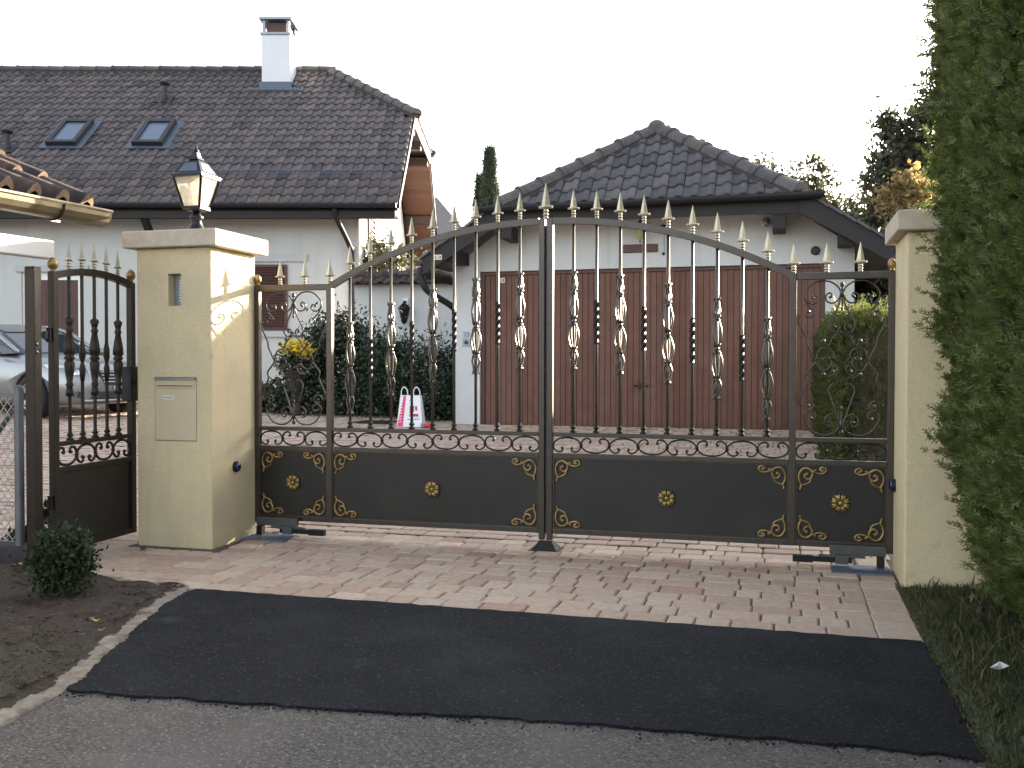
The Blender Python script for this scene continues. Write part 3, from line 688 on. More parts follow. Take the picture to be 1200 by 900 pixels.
def leaf(sg):
    label = ('arched iron gate leaf hinged at the lantern pillar' if sg < 0 else 'arched iron gate leaf hinged at the pillar beside the conifer hedge')
    t = thing('gate_leaf', label, 'gate', (sg * XH, 0, 0), 0, 'leaves of the double gate')
    ox = -sg * XH
    hw = .019
    B = lambda x0, x1, z0, z1, d=.020: MB().box(min(sg * x0, sg * x1) + ox, max(sg * x0, sg * x1) + ox, -d, d, z0, z1).build('stile', 'iron', t, bevel=.003)
    B(XH - .017, XH + .017, ZB - .02, ZT + .02); B(XS - hw, XS + hw, ZB, ZT + .018); B(XCn - hw, XCn + hw - .002, .060, ZC + .015)
    B2 = lambda x0, x1, z0, z1, d=.017: MB().box(min(sg * x0, sg * x1) + ox, max(sg * x0, sg * x1) + ox, -d, d, z0, z1).build('rail', 'iron', t, bevel=.003)
    for a, b in ((XCn + hw - .001, XS - hw), (XS + hw, XH - .017)):
        B2(a, b, ZB, ZB + .032); B2(a, b, ZP - .015, ZP + .015); B2(a, b, ZA - .013, ZA + .013)
    B2(XS + hw, XH - .017, ZT - .02, ZT + .02)
    # arched top rail
    n_ = 28; vs = []; fs = []
    for i in range(n_ + 1):
        x = XCn + hw - .002 + (RUN - hw * 1.0) * i / n_; z = arcz(x); dz = -(x - XCn) / math.sqrt(RAD ** 2 - (x - XCn) ** 2); L_ = math.hypot(1, dz); nx_, nz_ = -dz / L_, 1 / L_
        for a, b in ((-1, -1), (1, -1), (1, 1), (-1, 1)): vs.append((sg * (x + nx_ * b * .019) + ox, a * .0205, z + nz_ * b * .019))
    fs = [(i * 4 + q, i * 4 + (q + 1) % 4, i * 4 + 4 + (q + 1) % 4, i * 4 + 4 + q) for i in range(n_) for q in range(4)] + [(0, 1, 2, 3), (n_ * 4 + 3, n_ * 4 + 2, n_ * 4 + 1, n_ * 4)]
    mb = MB(); mb.add(vs, fs); mb.build('arched_rail', 'iron', t)
    # sheet panels with gilt ornaments
    for a, b in ((XCn + hw, XS - hw), (XS + hw, XH - .017)):
        mb = MB(); x0, x1 = sorted((sg * a + ox, sg * b + ox)); z0, z1 = ZB + .030, ZP - .013
        mb.box(x0 - .001, x1 + .001, -.004, .004, z0, z1); pn = mb.build('sheet_panel', 'panel', t)
        mb = MB()
        for q in ((x0, x0 + .008, z0, z1), (x1 - .008, x1, z0, z1), (x0 + .008, x1 - .008, z0, z0 + .008), (x0 + .008, x1 - .008, z1 - .008, z1)): mb.box(q[0], q[1], -.012, -.0042, q[2], q[3])
        mb.build('panel_bead', 'iron', pn)
        for fx, cx in ((1, x0 + .012), (-1, x1 - .012)):
            for fz, cz in ((1, z1 - .010), (-1, z0 + .010)):
                o = link('corner_ornament', ORN[(fx, fz)], pn); o.location = (cx, -.010, cz); o.scale = (1.1, 1, 1.08)
        o = link('rosette', ROS, pn); o.scale = (1.2, 1.1, 1.2); o.location = ((x0 + x1) / 2, -.006, (z0 + z1) / 2 - .005 + (.01 if b == XH - .017 else 0))
    x0, x1 = sorted((sg * (XCn + hw) + ox, sg * (XS - hw) + ox)); scroll_band(t, x0, x1, 8, (1 if sg > 0 else -1) if sg > 0 else -1, ZP + .015, ZA - .013)
    x0, x1 = sorted((sg * (XS + hw) + ox, sg * (XH - .017) + ox)); scroll_band(t, x0, x1, 3, 1, ZP + .015, ZA - .013)
    mb = MB(); bal_scroll(mb, ((x1 - x0) / 2, ZT - .02 - ZA - .013), (x0 + x1) / 2, ZT - .02); mb.build('scroll_panel', 'iron', t, smooth=True)
    # bars
    for i in range(9):
        x = XCn + RUN * (i + 1) / 10; z1 = arcz(x); X = sg * x + ox
        mb = MB(); mb.lathe([(.0095, ZA + .012), (.0095, z1 - .017)], (X, 0, 0), 8); bar = mb.build('bar', 'iron_bar', t, smooth=True)
        o = link('foot_collar', FOOT, bar); o.location = (X, 0, ZA + .013)
        o = link('basket' if i % 2 == 0 else 'twist', BASKET if i % 2 == 0 else TWIST, bar); o.location = (X, 0, z1 - .605); o.rotation_euler = (0, 0, rnd.uniform(-.3, .3))
        o = link('spear_finial', SPEAR, t); o.location = (X, 0, z1 + .020)
    for x in (XS, XS + (XH - XS) / 3 + .005, XS + 2 * (XH - XS) / 3 + .01):
        o = link('spear_finial', SPEAR, t); o.location = (sg * x + ox, 0, ZT + .019)
    o = link('acorn_finial', ACORN, t); o.location = (sg * XH + ox, 0, ZT + .02)
    if sg < 0:
        o = link('spear_finial', SPEAR, t); o.location = (-XCn + .026 + ox, -.018, ZC + .012); o.scale = (1.25, 1.25, 1.3)
        mb = MB(); mb.box(-.024 + .004 + ox, .020 + ox, .0215, .026, .09, ZC - .02); mb.build('cover_strip', 'galvanised', t)
    return t
leaf(-1); leaf(1)
# floor stop below the meeting stiles
GS = thing('gate_stop', 'small dark metal gate stop on the pavers under the meeting stiles', 'gate stop', (.002, .0, .0))
mb = MB(); mb.frust((0, 0, -.004), .17, .15, .085, .045, .056); mb.build('wedge', 'iron_dark', GS, bevel=.004)
mb = MB(); mb.box(-.095, .095, -.08, .08, -.006, .003); mb.build('base_plate', 'iron_dark', GS)
# hinge-side operators
def operator(sg, label):
    t = thing('gate_operator', label, 'gate operator', (sg * 1.90, -.055, 0), 0, 'gate operators')
    B = lambda mb, x0, x1, *r: mb.box(min(-sg * x0, -sg * x1), max(-sg * x0, -sg * x1), *r)
    mb = MB(); B(mb, -.075, .235, -.19, .03, -.03, .010); mb.build('base_box', 'lead_blue', t, bevel=.003)
    mb = MB(); B(mb, -.060, .24, -.012, .012, .070, .125); mb.build('bracket', 'operator_grey', t, bevel=.003)
    mb = MB(); B(mb, -.05, -.01, -.03, .01, .010, .0705); mb.build('pivot', 'iron_dark', t)
    mb = MB(); B(mb, .12, .43, -.030, .000, .028, .056); B(mb, .33, .44, -.034, .004, .022, .060); mb.build('arm', 'black_metal', t, bevel=.002)
    mb = MB(); B(mb, .05, .30, -.026, -.004, .057, .069); B(mb, .14, .21, -.034, .002, .022, .056 + .014); mb.build('link_bar', 'operator_grey', t, bevel=.002)
    return t
operator(-1, 'black and zinc operator arm under the leaf at the lantern pillar')
operator(1, 'black and zinc operator arm under the leaf at the hedge-side pillar')

# ================================================================== PEDESTRIAN GATE
a0 = Vector((-2.585, -1.215)); a1 = Vector((-2.622, -.445)); ang = math.atan2(a1.y - a0.y, a1.x - a0.x); LEN = (a1 - a0).length
PG = thing('pedestrian_gate', 'narrow dark iron pedestrian gate with five balusters beside the lantern pillar', 'gate', (a0.x, a0.y, 0), ang)
z1 = 1.655
MB().box(0, .042, -.02, .02, .055, z1 + .005).build('stile', 'ped_iron', PG, bevel=.003); MB().box(LEN - .042, LEN, -.02, .02, .055, z1).build('stile', 'ped_iron', PG, bevel=.003)
for za_, zb_ in ((.055, .095), (.515, .545), (.665, .692)): MB().box(.042, LEN - .042, -.017, .017, za_, zb_).build('rail', 'ped_iron', PG, bevel=.003)
mb = MB(); mb.box(.041, LEN - .041, -.004, .004, .094, .516); mb.build('sheet_panel', 'panel', PG)
ptop = lambda x: z1 - .022 + .050 * (1 - ((x - LEN / 2) / (LEN / 2)) ** 2)
vs = []; n_ = 16
for i in range(n_ + 1):
    x = .041 + (LEN - .082) * i / n_; z = ptop(x)
    vs += [(x, -.02, z - .02), (x, .02, z - .02), (x, .02, z + .02), (x, -.02, z + .02)]
mb = MB(); mb.add(vs, [(i * 4 + q, i * 4 + (q + 1) % 4, i * 4 + 4 + (q + 1) % 4, i * 4 + 4 + q) for i in range(n_) for q in range(4)] + [(0, 1, 2, 3), (n_ * 4 + 3, n_ * 4 + 2, n_ * 4 + 1, n_ * 4)])
mb.build('arched_rail', 'ped_iron', PG)
mb = MB(); mb.lathe([(.010, -.225), (.021, -.215), (.019, -.195), (.014, -.17), (.020, -.155), (.014, -.14), (.022, -.08), (.026, -.03), (.018, -.012), (.028, 0), (.020, .012), (.029, .03), (.026, .07), (.014, .15), (.020, .165), (.014, .18), (.017, .20), (.024, .225), (.012, .24)], n=10)
mb.v = [(x * 1.18, y * 1.18, z) for x, y, z in mb.v]; BIGB = mb.mesh('cast_baluster', 'ped_iron', True)
mb = MB(); mb.lathe([(.010, -.14), (.017, -.10), (.019, -.06), (.011, -.03), (.011, -.02), (.020, .01), (.018, .06), (.010, .10)], n=10)
SMB = mb.mesh('cast_knuckle', 'ped_iron', True)
for i in range(5):
    x = .042 + (LEN - .084) * (i + 1) / 6
    mb = MB(); mb.lathe([(.010, .69), (.010, ptop(x) - .015)], (x, 0, 0), 8); b = mb.build('bar', 'ped_iron', PG)
    o = link('foot_collar', FOOT, b); o.location = (x, 0, .692)
    o = link('cast_baluster' if i % 2 == 0 else 'cast_knuckle', BIGB if i % 2 == 0 else SMB, b); o.location = (x, 0, 1.17)
    o = link('spear_finial', SPEAR, PG); o.location = (x, 0, ptop(x) + .02); o.scale = (.95, .95, .98)
for x in (.021, LEN - .021):
    o = link('acorn_finial', ACORN, PG); o.location = (x, 0, z1); o.scale = (1.25, 1.25, 1.2)
scroll_band(PG, .042, LEN - .042, 4, -1, .545, .665, m='ped_iron', r=.008)
mb = MB(); mb.box(LEN - .075, LEN + .028, -.034, .034, .90, 1.12); lk = mb.build('lock_case', 'black_metal', PG, bevel=.004)
mb = MB(); mb.lathe([(.016, 0), (.016, .010)], (0, 0, 0), 12); 
mb = MB(); mb.beam((LEN - .045, -.055, 1.02), (LEN + .055, -.055, 1.02), .016, .020); mb.beam((LEN - .045, -.03, 1.02), (LEN - .045, -.06, 1.02), .018, .018); mb.build('lever_handle', 'black_metal', lk)
mb = MB()
for z in (.35, 1.30): mb.lathe([(.014, z - .04), (.014, z + .04)], (-.018, 0, 0), 10); mb.box(-.060, .002, -.006, .006, z - .02, z + .02)
mb.build('hinge', 'iron_dark', PG)
PP = thing('gate_post', 'square dark bronze post holding the pedestrian gate hinges', 'post', (-2.588, -1.345, 0), ang)
mb = MB(); mb.box(-.031, .031, -.031, .031, -.05, 1.665); mb.build('shaft', 'ped_iron', PP, bevel=.006)
mb = MB(); mb.box(-.029, .029, -.029, .029, 1.6655, 1.672); mb.build('end_cap', 'iron_dark', PP)
mb = MB(Matrix.Rotation(math.pi / 2, 4, 'X'))
for z in (1.20, 1.245): mb = MB(Matrix.Rotation(math.pi / 2, 4, 'X')); mb.lathe([(.010, 0), (.010, .008), (.006, .012)], (-.012, z, .031), 8); mb.build('bolt', 'chrome', PP)

# ================================================================== CHAIN-LINK FENCE
FX, FY = -2.79, -1.235
CF = thing('chain_link_fence', 'low galvanised chain link fence with tubular post beside the pedestrian gate', 'fence', (FX, FY, 0))
mb = MB(); mb.lathe([(.026, -.05), (.026, 1.0), (.020, 1.012), (.002, 1.016)], n=14); mb.build('post', 'galvanised', CF, smooth=False)
mb = MB(); mb.tube([(-.02, .03, .90), (-.95, .03, -.02)], .017, 8); mb.build('brace', 'galvanised', CF)
mb = MB(); mb.ball((-.02, .03, .90), .024, 8, 5); mb.build('brace_clamp', 'copper_gutter', CF)
mb = MB()
for sg in (1, -1):
    for k in range(-20, 46):
        x0 = -.0 - k * .052; pts = []
        # each wire runs diagonally; drawn as straight segments between knots with an alternating offset
        a = [(x0 - sg * z * .82, z) for z in np.arange(.12, .985, .0433 if False else .0635)]
        seg = []
        for i, (x, z) in enumerate(a):
            if -2.2 <= x <= .0: seg.append((x, -.002 * sg * (1 if i % 2 else -1), z))
            else:
                if len(seg) > 1: mb.tube(seg, .0031, 3)
                seg = []
        if len(seg) > 1: mb.tube(seg, .0031, 3)
for z in (.12, .97): mb.tube([(-2.2, -.006, z), (0, -.006, z)], .0022, 4)
mb.build('wire_mesh', 'wire', CF, kind='stuff')
mb = MB(); mb.box(-2.2, .10, -.06, .09, -.05, .10); mb.build('plinth', 'plinth_stone', CF, bevel=.012)

# ================================================================== TILED ROOFS
def tile_shape(tw, tl, roll=.036, th=.022):
    S = [(0, 0), (.22, -.004), (.42, 0), (.50, .4), (.62, .85), (.74, 1), (.86, .86), (.955, .50), (.985, .36)]
    vs = []; k = len(S)
    for s_, h in S:
        z = h * roll if h > 0 else h
        vs += [(s_ * tw, 0, z + .030), (s_ * tw, tl * 1.10, z + .002), (s_ * tw, 0, z + .030 - th)]
    fs = []
    for i in range(k - 1):
        a, b = i * 3, i * 3 + 3
        fs += [(a, b, b + 1, a + 1), (a + 2, b + 2, b, a)]
    q = len(vs); e = (k - 1) * 3; vs += [(S[-1][0] * tw, 0, .004), (S[-1][0] * tw, tl * 1.1, -.02)]; fs.append((e + 2, q, q + 1, e + 1)); fs.append((e, e + 2, e + 1))
    return vs, fs
def tile_roof(parent, O, U, V, width, length, tw, tl, m_obj, m_mass, nparts, inside=None, name='tile', roll=.036, th=.022, off=(0, 0, 0), rim=None):
    O = Vector(O) - Vector(off); U = Vector(U).normalized(); V = Vector(V).normalized(); Nn = U.cross(V)
    vs, fs = tile_shape(tw, tl, roll, th)
    mb = MB(); mb.add(vs, fs)
    me = bpy.data.meshes.new(name); me.from_pydata(vs, [], fs); me.materials.append(MATS[m_obj])
    me.polygons.foreach_set('use_smooth', [i % 2 == 0 and i < 16 for i in range(len(me.polygons))])
    if rim: me.materials.append(MATS[rim]); me.polygons.foreach_set('material_index', [1 if (i % 2 and i < 16) else 0 for i in range(len(me.polygons))])
    B = Matrix((U, V, Nn)).transposed()
    mv = []; mf = []; c = 0; cnt = 0
    nr = int(math.ceil(length / tl)); nc = int(width / tw)
    for r in range(nr):
        for q in range(nc):
            u, v = q * tw, r * tl
            if inside and not inside(u + tw / 2, v + tl / 2): continue
            jx = rnd.gauss(0, .003); jy = rnd.gauss(0, .005); jz = rnd.uniform(0, .004)
            p = O + U * (u + jx) + V * (v + jy) + Nn * jz
            Rm = (B @ Matrix.Rotation(rnd.gauss(0, .006), 3, 'Z'))
            if cnt < nparts:
                M = Rm.to_4x4(); M.translation = p; link(name, me, parent, None, M); cnt += 1
            else:
                mv += [tuple(p + Rm @ Vector(a)) for a in vs]; mf += [tuple(i + c for i in f) for f in fs]; c += len(vs)
    if mv:
        me2 = bpy.data.meshes.new('tile_field'); me2.from_pydata(mv, [], mf); me2.materials.append(MATS[m_mass]); link('tile_field', me2, parent, 'stuff')
def ridge_run(parent, a, b, n, r, m, off=(0, 0, 0), name='ridge_tile'):
    dn = Vector((0, 0, -.035)); a = Vector(a) - Vector(off) + dn; b = Vector(b) - Vector(off) + dn; d = (b - a); L = d.length / n; d.normalize()
    x = d.cross(Vector((0, 0, 1))).normalized(); u = x.cross(d)
    vs = []; fs = []; K = 8
    for (t, rr) in ((0, r * 1.12), (.10, r * 1.12), (.1001, r), (1.06, r * .9)):
        for j in range(K + 1):
            an = math.pi * (j / K) * 1.05 - .08; vs.append((math.cos(an) * rr, t * L, math.sin(an) * rr * .85))
    for i in range(3):
        for j in range(K): q = i * (K + 1) + j; fs.append((q, q + 1, q + K + 2, q + K + 1))
    fs.append(tuple(range(K + 1)))
    me = bpy.data.meshes.new(name); me.from_pydata(vs, [], fs); me.materials.append(MATS[m]); me.polygons.foreach_set('use_smooth', [True] * (len(fs) - 1) + [False])
    M0 = Matrix((x, d, u)).transposed()
    mf_ = MB(); mf_.beam(a - u * .03, b - u * .03, r * 1.75, .11, u); mf_.build('mortar_bed', 'underlay', parent)
    for i in range(n):
        M = (M0 @ Matrix.Rotation(rnd.gauss(0, .012), 3, 'Y')).to_4x4(); M.translation = a + d * (i * L) + u * rnd.uniform(-.004, .006); link(name, me, parent, None, M)
def gutter(mb, a, b, r, out, th=.004, K=8):
    """half-round trough from a to b (rim level), out = horizontal direction it opens away from the wall"""
    a = Vector(a); b = Vector(b); o = Vector(out).normalized(); vs = []
    for p in (a, b):
        for rr in (r, r - th):
            for j in range(K + 1):
                t = math.pi * j / K; vs.append(p + o * (math.cos(t) * rr) - Vector((0, 0, 1)) * math.sin(t) * rr)
    k = K + 1
    fs = [(j, j + 1, 2 * k + j + 1, 2 * k + j) for j in range(K)] + [(k + j, 3 * k + j, 3 * k + j + 1, k + j + 1) for j in range(K)]
    fs += [(0, 2 * k, 3 * k, k), (K, k + K, 3 * k + K, 2 * k + K)]
    fs += [tuple([j for j in range(k)] )[::-1], tuple(2 * k + j for j in range(k))]
    mb.add(vs, fs)

# ================================================================== SHED ROOF CORNER (left foreground)
SH = thing('shed', 'open sided shed with red brown pantiles, bronze gutter and white beam', 'shed', (-2.74, -.72, 0), R(-6))
ox, oy = -2.74, -.72
sx0, pit = -2.74, R(24)
yf, yn = -.72, -4.4
tw = .195
so = (ox, oy, 0)
mb = MB(); 
Vd = Vector((-math.cos(pit), 0, math.sin(pit))); Ud = Vector((0, 1, 0))
# roof deck
a = Vector((sx0, yn, 2.085)); 
q = [a, a + Vector((0, yf - yn - .02, 0)), a + Vector((0, yf - yn - .02, 0)) + Vd * 3.2, a + Vd * 3.2]; nn_ = Vector((math.sin(pit), 0, math.cos(pit)))
mb.add([p - nn_ * .005 for p in q] + [p - nn_ * .06 for p in q], [(0, 1, 2, 3), (7, 6, 5, 4), (0, 4, 5, 1), (1, 5, 6, 2), (2, 6, 7, 3), (3, 7, 4, 0)])
RF = mb.build('roof', 'dark_wood', SH, world=True)
nt_ = int((yf - yn) / tw)
tile_roof(RF, Vector((sx0 + .035, yf - nt_ * tw, 2.085 - .02)), Ud, Vd, nt_ * tw, 3.0, tw, .40, 'shed_tile', 'shed_tile', 300, name='tile', roll=.085, th=.050, off=so, rim='tile_rim')
mb = MB(); gutter(mb, (sx0 + .062, yn, 2.072), (sx0 + .062, yf + .05, 2.072), .090, (1, 0, 0)); gt = mb.build('gutter', 'copper_gutter', RF, world=True, smooth=False)
mb = MB(); mb.tube([(sx0 + .152, yn, 2.074), (sx0 + .152, yf + .05, 2.074)], .010, 8); mb.build('gutter_bead', 'copper_gutter', gt, world=True, smooth=True)
mb = MB()
for y in (yf - .32, yf - 1.1, yf - 1.9):
    pts = [(sx0 + .062 + math.cos(t) * .094, y, 2.072 - math.sin(t) * .094) for t in np.linspace(0, math.pi, 10)]
    mb = MB(); mb.tube(pts, .006, 5); mb.build('gutter_bracket', 'dark_wood', gt, world=True)
mb = MB(); mb.box(-2.88, -2.795, yn, -.92, 1.765, 1.875); mb.build('wall_beam', 'white_paint', SH, world=True, bevel=.008)
mb = MB(); mb.box(-2.875, -2.80, yn, -2.40, -.05, 1.764); mb.box(-5.6, -5.5, yn, yf - .3, -.05, 3.4); mb.build('wall', 'white_paint', SH, world=True)
mb = MB()
for y in (-.86, -1.7, -2.6, -3.5): mb.beam(Vector((-2.83, y, 2.045)), Vector((-2.83, y, 2.045)) + Vd * 2.9, .07, .10)
mb.build('rafter', 'white_paint', SH, world=True)

# ================================================================== GARAGE
GX, GY = -.56, 8.2
GA = thing('garage', 'white double garage with brown boarded door and grey half hipped tile roof', 'garage', (GX, GY, .22)); go = (GX, GY, .22)
XC, ZE, TP = -.48, 3.40, .575; CR = 2.03; YE = 7.58; YA = 8.98
TP = .62; ZAP = ZE + TP * CR
gz = lambda x: ZAP - TP * abs(x - XC)
xl, xr = -3.70, 2.74
w0, w1, d0, d1, dz = -3.43, 2.30, -3.03, 1.925, 2.53
mb = MB()
mb.box(w0, d0, GY, GY + .25, .1, dz); mb.box(d1, w1, GY, GY + .25, .1, dz)
def roof_under(x): return min(gz(x) - .20, ZE - .02)
poly = [(w0, dz), (w1, dz), (w1, roof_under(w1)), (1.38, ZE - .03), (-2.34, ZE - .03), (w0, roof_under(w0))]
mb.prism(poly, GY, GY + .25, 'y')
mb.box(w0, w0 + .25, GY + .25, 14.2, .1, roof_under(w0)); mb.box(w1 - .25, w1, GY + .25, 14.2, .1, roof_under(w1)); mb.box(w0 + .25, w1 - .25, 14.0, 14.2, .1, 2.5)
gw = mb.build('wall', 'garage_white', GA, world=True)
# door
mb = MB(); mb.box(d0 + .001, d0 + .06, GY + .05, GY + .12, .215, dz - .001); mb.box(d1 - .06, d1 - .001, GY + .05, GY + .12, .215, dz - .001); mb.box(d0 + .06, d1 - .06, GY + .05, GY + .12, dz - .05, dz - .001)
DR = mb.build('door', 'shutter_brown', GA, world=True)
nb = 58; bw = (d1 - d0 - .12) / nb
mb = MB(); mb.box(-bw / 2 + .004, bw / 2 - .004, -.006, .006, .225 - .22, dz - .05 - .22); BRD = mb.mesh('board', 'door_brown', bevel=.003)
for i in range(nb):
    o = link('board', BRD, DR); o.location = (d0 + .06 + bw * (i + .5) - GX, .085 + rnd.uniform(-.001, .001), 0)
mb = MB(); mb.box(d0 + .05, d1 - .05, GY + .093, GY + .11, .215, dz - .03); mb.build('backing', 'plate_dark', DR, world=True)
mb = MB(); mb.box(-.72, -.50, GY + .05, GY + .075, .82, .845); mb.box(-.63, -.59, GY + .04, GY + .078, .79, .875); mb.build('handle', 'black_metal', DR, world=True)
# roof: side slopes as decks, front hip, tiles
yb = 14.5
RG = None
mb = MB()
for sg in (-1, 1):
    xe = xl if sg < 0 else xr
    top = [(XC, YA, ZAP), (XC, yb, ZAP), (xe, yb, gz(xe)), (xe, YE, gz(xe)), (XC + sg * CR, YE, ZE)]
    k = len(top); vs = [(a, b, c - .02) for a, b, c in top] + [(a, b, c - .10) for a, b, c in top]
    mb.add(vs, [tuple(range(k)), tuple(reversed(range(k, 2 * k)))] + [(i, i + k, (i + 1) % k + k, (i + 1) % k) for i in range(k)])
hip = [(XC - CR, YE - .002, ZE), (XC + CR, YE - .002, ZE), (XC, YA, ZAP)]
vs = [(a, b, c - .02) for a, b, c in hip] + [(a, b, c - .09) for a, b, c in hip]
mb.add(vs, [(0, 1, 2), (5, 4, 3), (0, 3, 4, 1), (1, 4, 5, 2), (2, 5, 3, 0)])
RG = mb.build('roof', 'underlay', GA, world=True)
hv = Vector((0, YA - YE, ZAP - ZE)); hl = hv.length
tile_roof(RG, (XC - CR - .02, YE - .05, ZE - .035), (1, 0, 0), hv, CR * 2 + .04, hl, .215, .30, 'garage_tile', 'garage_tile_mass', 300,
          inside=lambda u, v: abs(u - CR) < CR * (1 - (v - .10) / hl) - .02, off=go, roll=.042)
for sg in (-1, 1):
    xe = xl if sg < 0 else xr
    Vv = Vector((-sg, 0, TP)).normalized(); Uu = Vector((0, sg, 0)) if sg > 0 else Vector((0, -1, 0))
    ln = math.hypot(abs(xe - XC), abs(xe - XC) * TP)
    O = (xe, YE + .02, gz(xe) - .01) if sg > 0 else (xe, yb, gz(xe) - .01)
    def ins(u, v, sg=sg, xe=xe, ln=ln, Vv=Vv):
        x = xe + Vv.x * v; yy = (YE + u) if sg > 0 else (yb - u)
        if abs(x - XC) > CR: return True
        return yy > YE + (YA - YE) * (1 - abs(x - XC) / CR) + .05
    tile_roof(RG, O, Uu, Vv, yb - YE, ln - .05, .215, .33, 'garage_tile', 'garage_tile_mass', 0, inside=ins, off=go)
ridge_run(RG, (XC - CR - .02, YE - .06, ZE + .025), (XC, YA, ZAP + .035), 8, .150, 'ridge_tile', go)
ridge_run(RG, (XC + CR + .02, YE - .06, ZE + .025), (XC, YA, ZAP + .035), 8, .150, 'ridge_tile', go)
ridge_run(RG, (XC, yb, ZAP + .03), (XC, YA - .02, ZAP + .045), 14, .125, 'ridge_tile', go)
mb = MB(); mb.ball((XC, YA - .03, ZAP + .035), .145, 12, 7, .85); mb.build('apex_cap', 'ridge_tile', RG, world=True, smooth=True)
mb = MB(); gutter(mb, (XC - 2.36, YE - .10, ZE - .02), (XC + 2.36, YE - .10, ZE - .02), .085, (0, -1, 0)); mb.build('gutter', 'gutter_dark', RG, world=True)
mb = MB(); mb.box(XC - CR - .20, XC + CR + .20, YE + .0, YE + .03, ZE - .26, ZE - .06); mb.build('fascia', 'dark_wood', RG, world=True)
for sg in (-1, 1):                      # barge boards and verge trim down both sides
    xe = (xl if sg < 0 else xr); x0 = XC + sg * (CR + .02)
    mb = MB(); mb.add([(x0, YE - .03, gz(x0) - .25), (x0, YE - .03, gz(x0) + .03), (xe, YE - .03, gz(xe) + .03), (xe, YE - .03, gz(xe) - .22),
            (x0, YE + .01, gz(x0) - .25), (x0, YE + .01, gz(x0) + .03), (xe, YE + .01, gz(xe) + .03), (xe, YE + .01, gz(xe) - .22)],
           [(0, 1, 2, 3), (7, 6, 5, 4), (0, 4, 5, 1), (1, 5, 6, 2), (2, 6, 7, 3), (3, 7, 4, 0)])
    mb.build('barge_board', 'dark_wood', RG, world=True)
mb = MB()
for sg, xe in ((-1, xl), (1, xr)):
    for r in range(7):                  # stepped verge tiles seen on edge
        xa = XC + sg * (CR + .05) + sg * r * (abs(xe - XC) - CR) / 7
        mb.beam((xa, YE - .02, gz(xa) + .055), (xa + sg * (abs(xe - XC) - CR) / 7, YE - .02, gz(xa + sg * (abs(xe - XC) - CR) / 7) + .040), .10, .035)
mb.build('verge_tile', 'garage_tile_mass', RG, world=True)
mb = MB()
for sg, xe in ((-1, xl), (1, xr)):
    a = (xe - sg * .02, YE + .02, gz(xe) - .16); b = (xe - sg * .02, yb, gz(xe) - .16); mb = MB(); mb.beam(a, b, .03, .22); mb.build('eave_fascia', 'dark_wood', RG, world=True)
for sg, xe in ((-1, xl), (1, xr)):
    mb = MB(); gutter(mb, (xe + sg * .06, YE - .03, gz(xe) - .02), (xe + sg * .06, yb, gz(xe) - .02), .065, (sg, 0, 0)); mb.build('gutter', 'gutter_dark', RG, world=True)
for x in (-3.28, -2.46, 1.31, 2.16):      # projecting purlin ends
    zt_ = min(gz(x) - .11, ZE - .27)
    mb = MB(); mb.box(x - .085, x + .085, YE + .05, GY + (-.002 if w0 < x < w1 else 5.0), zt_ - .19, zt_); mb.build('purlin_end', 'dark_wood', GA, world=True, bevel=.006)
# soffit boards under the front overhang
mb = MB(); mb.box(XC - CR, XC + CR, YE + .031, GY - .003, ZE - .125, ZE - .10)
mb.build('soffit', 'white_paint', GA, world=True)
# downpipe at the left eave
mb = MB(); px = xl + .25
mb.tube(smooth_path([(xl - .06, YE + .06, gz(xl) - .10), (xl - .05, YE + .07, 2.40), (xl + .02, YE + .14, 2.22), (w0 - .10, GY + .10, 2.04), (w0 - .06, GY + .34, 1.9), (w0 - .06, GY + .36, 1.6), (w0 - .06, GY + .36, .25)], 5), .05, 10); mb.build('downpipe', 'dark_wood', GA, world=True, smooth=True)
if False: mb.prism([(xl + .02, 2.1), (w0 - .002, 2.1), (w0 - .002, gz(w0) - .05), (xl + .02, gz(xl + .02) - .05)], 11.3, 11.36, 'y')
# small fittings of the garage front
mb = MB(); mb.box(-.86, -.36, GY - .022, GY - .001, 2.745, 2.865); NB = mb.build('name_board', 'shutter_brown', GA, world=True, bevel=.01)
GL = thing('wall_lamp', 'small amber glass lamp above the brown board on the garage wall', 'lamp', (-.60, GY, 2.87)); 
mb = MB(); mb.lathe([(.004, .03), (.03, .06), (.075, .20), (.08, .22)], (0, -.12, 0), 6); mb.build('glass_shade', 'amber_glass', GL)
mb = MB(); mb.lathe([(.09, .22), (.05, .27), (.012, .32), (.004, .36)], (0, -.12, 0), 6); mb.box(-.02, .02, -.12, -.001, .235, .255); mb.ball((0, -.12, .02), .014, 6, 4); mb.build('hood', 'black_metal', GL)
TH = thing('thermometer', 'slim dark thermometer hanging beside the garage lamp', 'thermometer', (-.28, GY - .001, 2.70))
mb = MB(); mb.box(-.010, .010, -.02, 0, .03, .40); mb.build('tube', 'zinc', TH); mb = MB(); mb.box(-.03, .03, -.025, 0, .40, .43); mb.ball((0, -.015, .02), .022, 8, 5); mb.build('bracket', 'black_metal', TH)
SP = thing('security_light', 'small white security light high on the garage wall', 'light', (1.14, GY, 3.10))
mb = MB(); mb.box(-.05, .05, -.03, -.001, -.03, .03); mb.build('base', 'white_paint', SP); mb = MB(Matrix.Translation((0, -.08, 0)) @ Matrix.Rotation(1.1, 4, 'X')); mb.lathe([(.03, -.06), (.05, .02), (.055, .05)], n=10); mb.build('head', 'zinc', SP, smooth=True)
SV = thing('wall_vent', 'small round dark vent in the garage wall near the hedge', 'vent', (1.79, GY, 2.70))
mb = MB(Matrix.Rotation(math.pi / 2, 4, 'X')); mb.lathe([(.06, .001), (.06, .03), (.045, .035), (.045, .02), (.002, .02)], n=14); mb.build('ring', 'black_metal', SV)
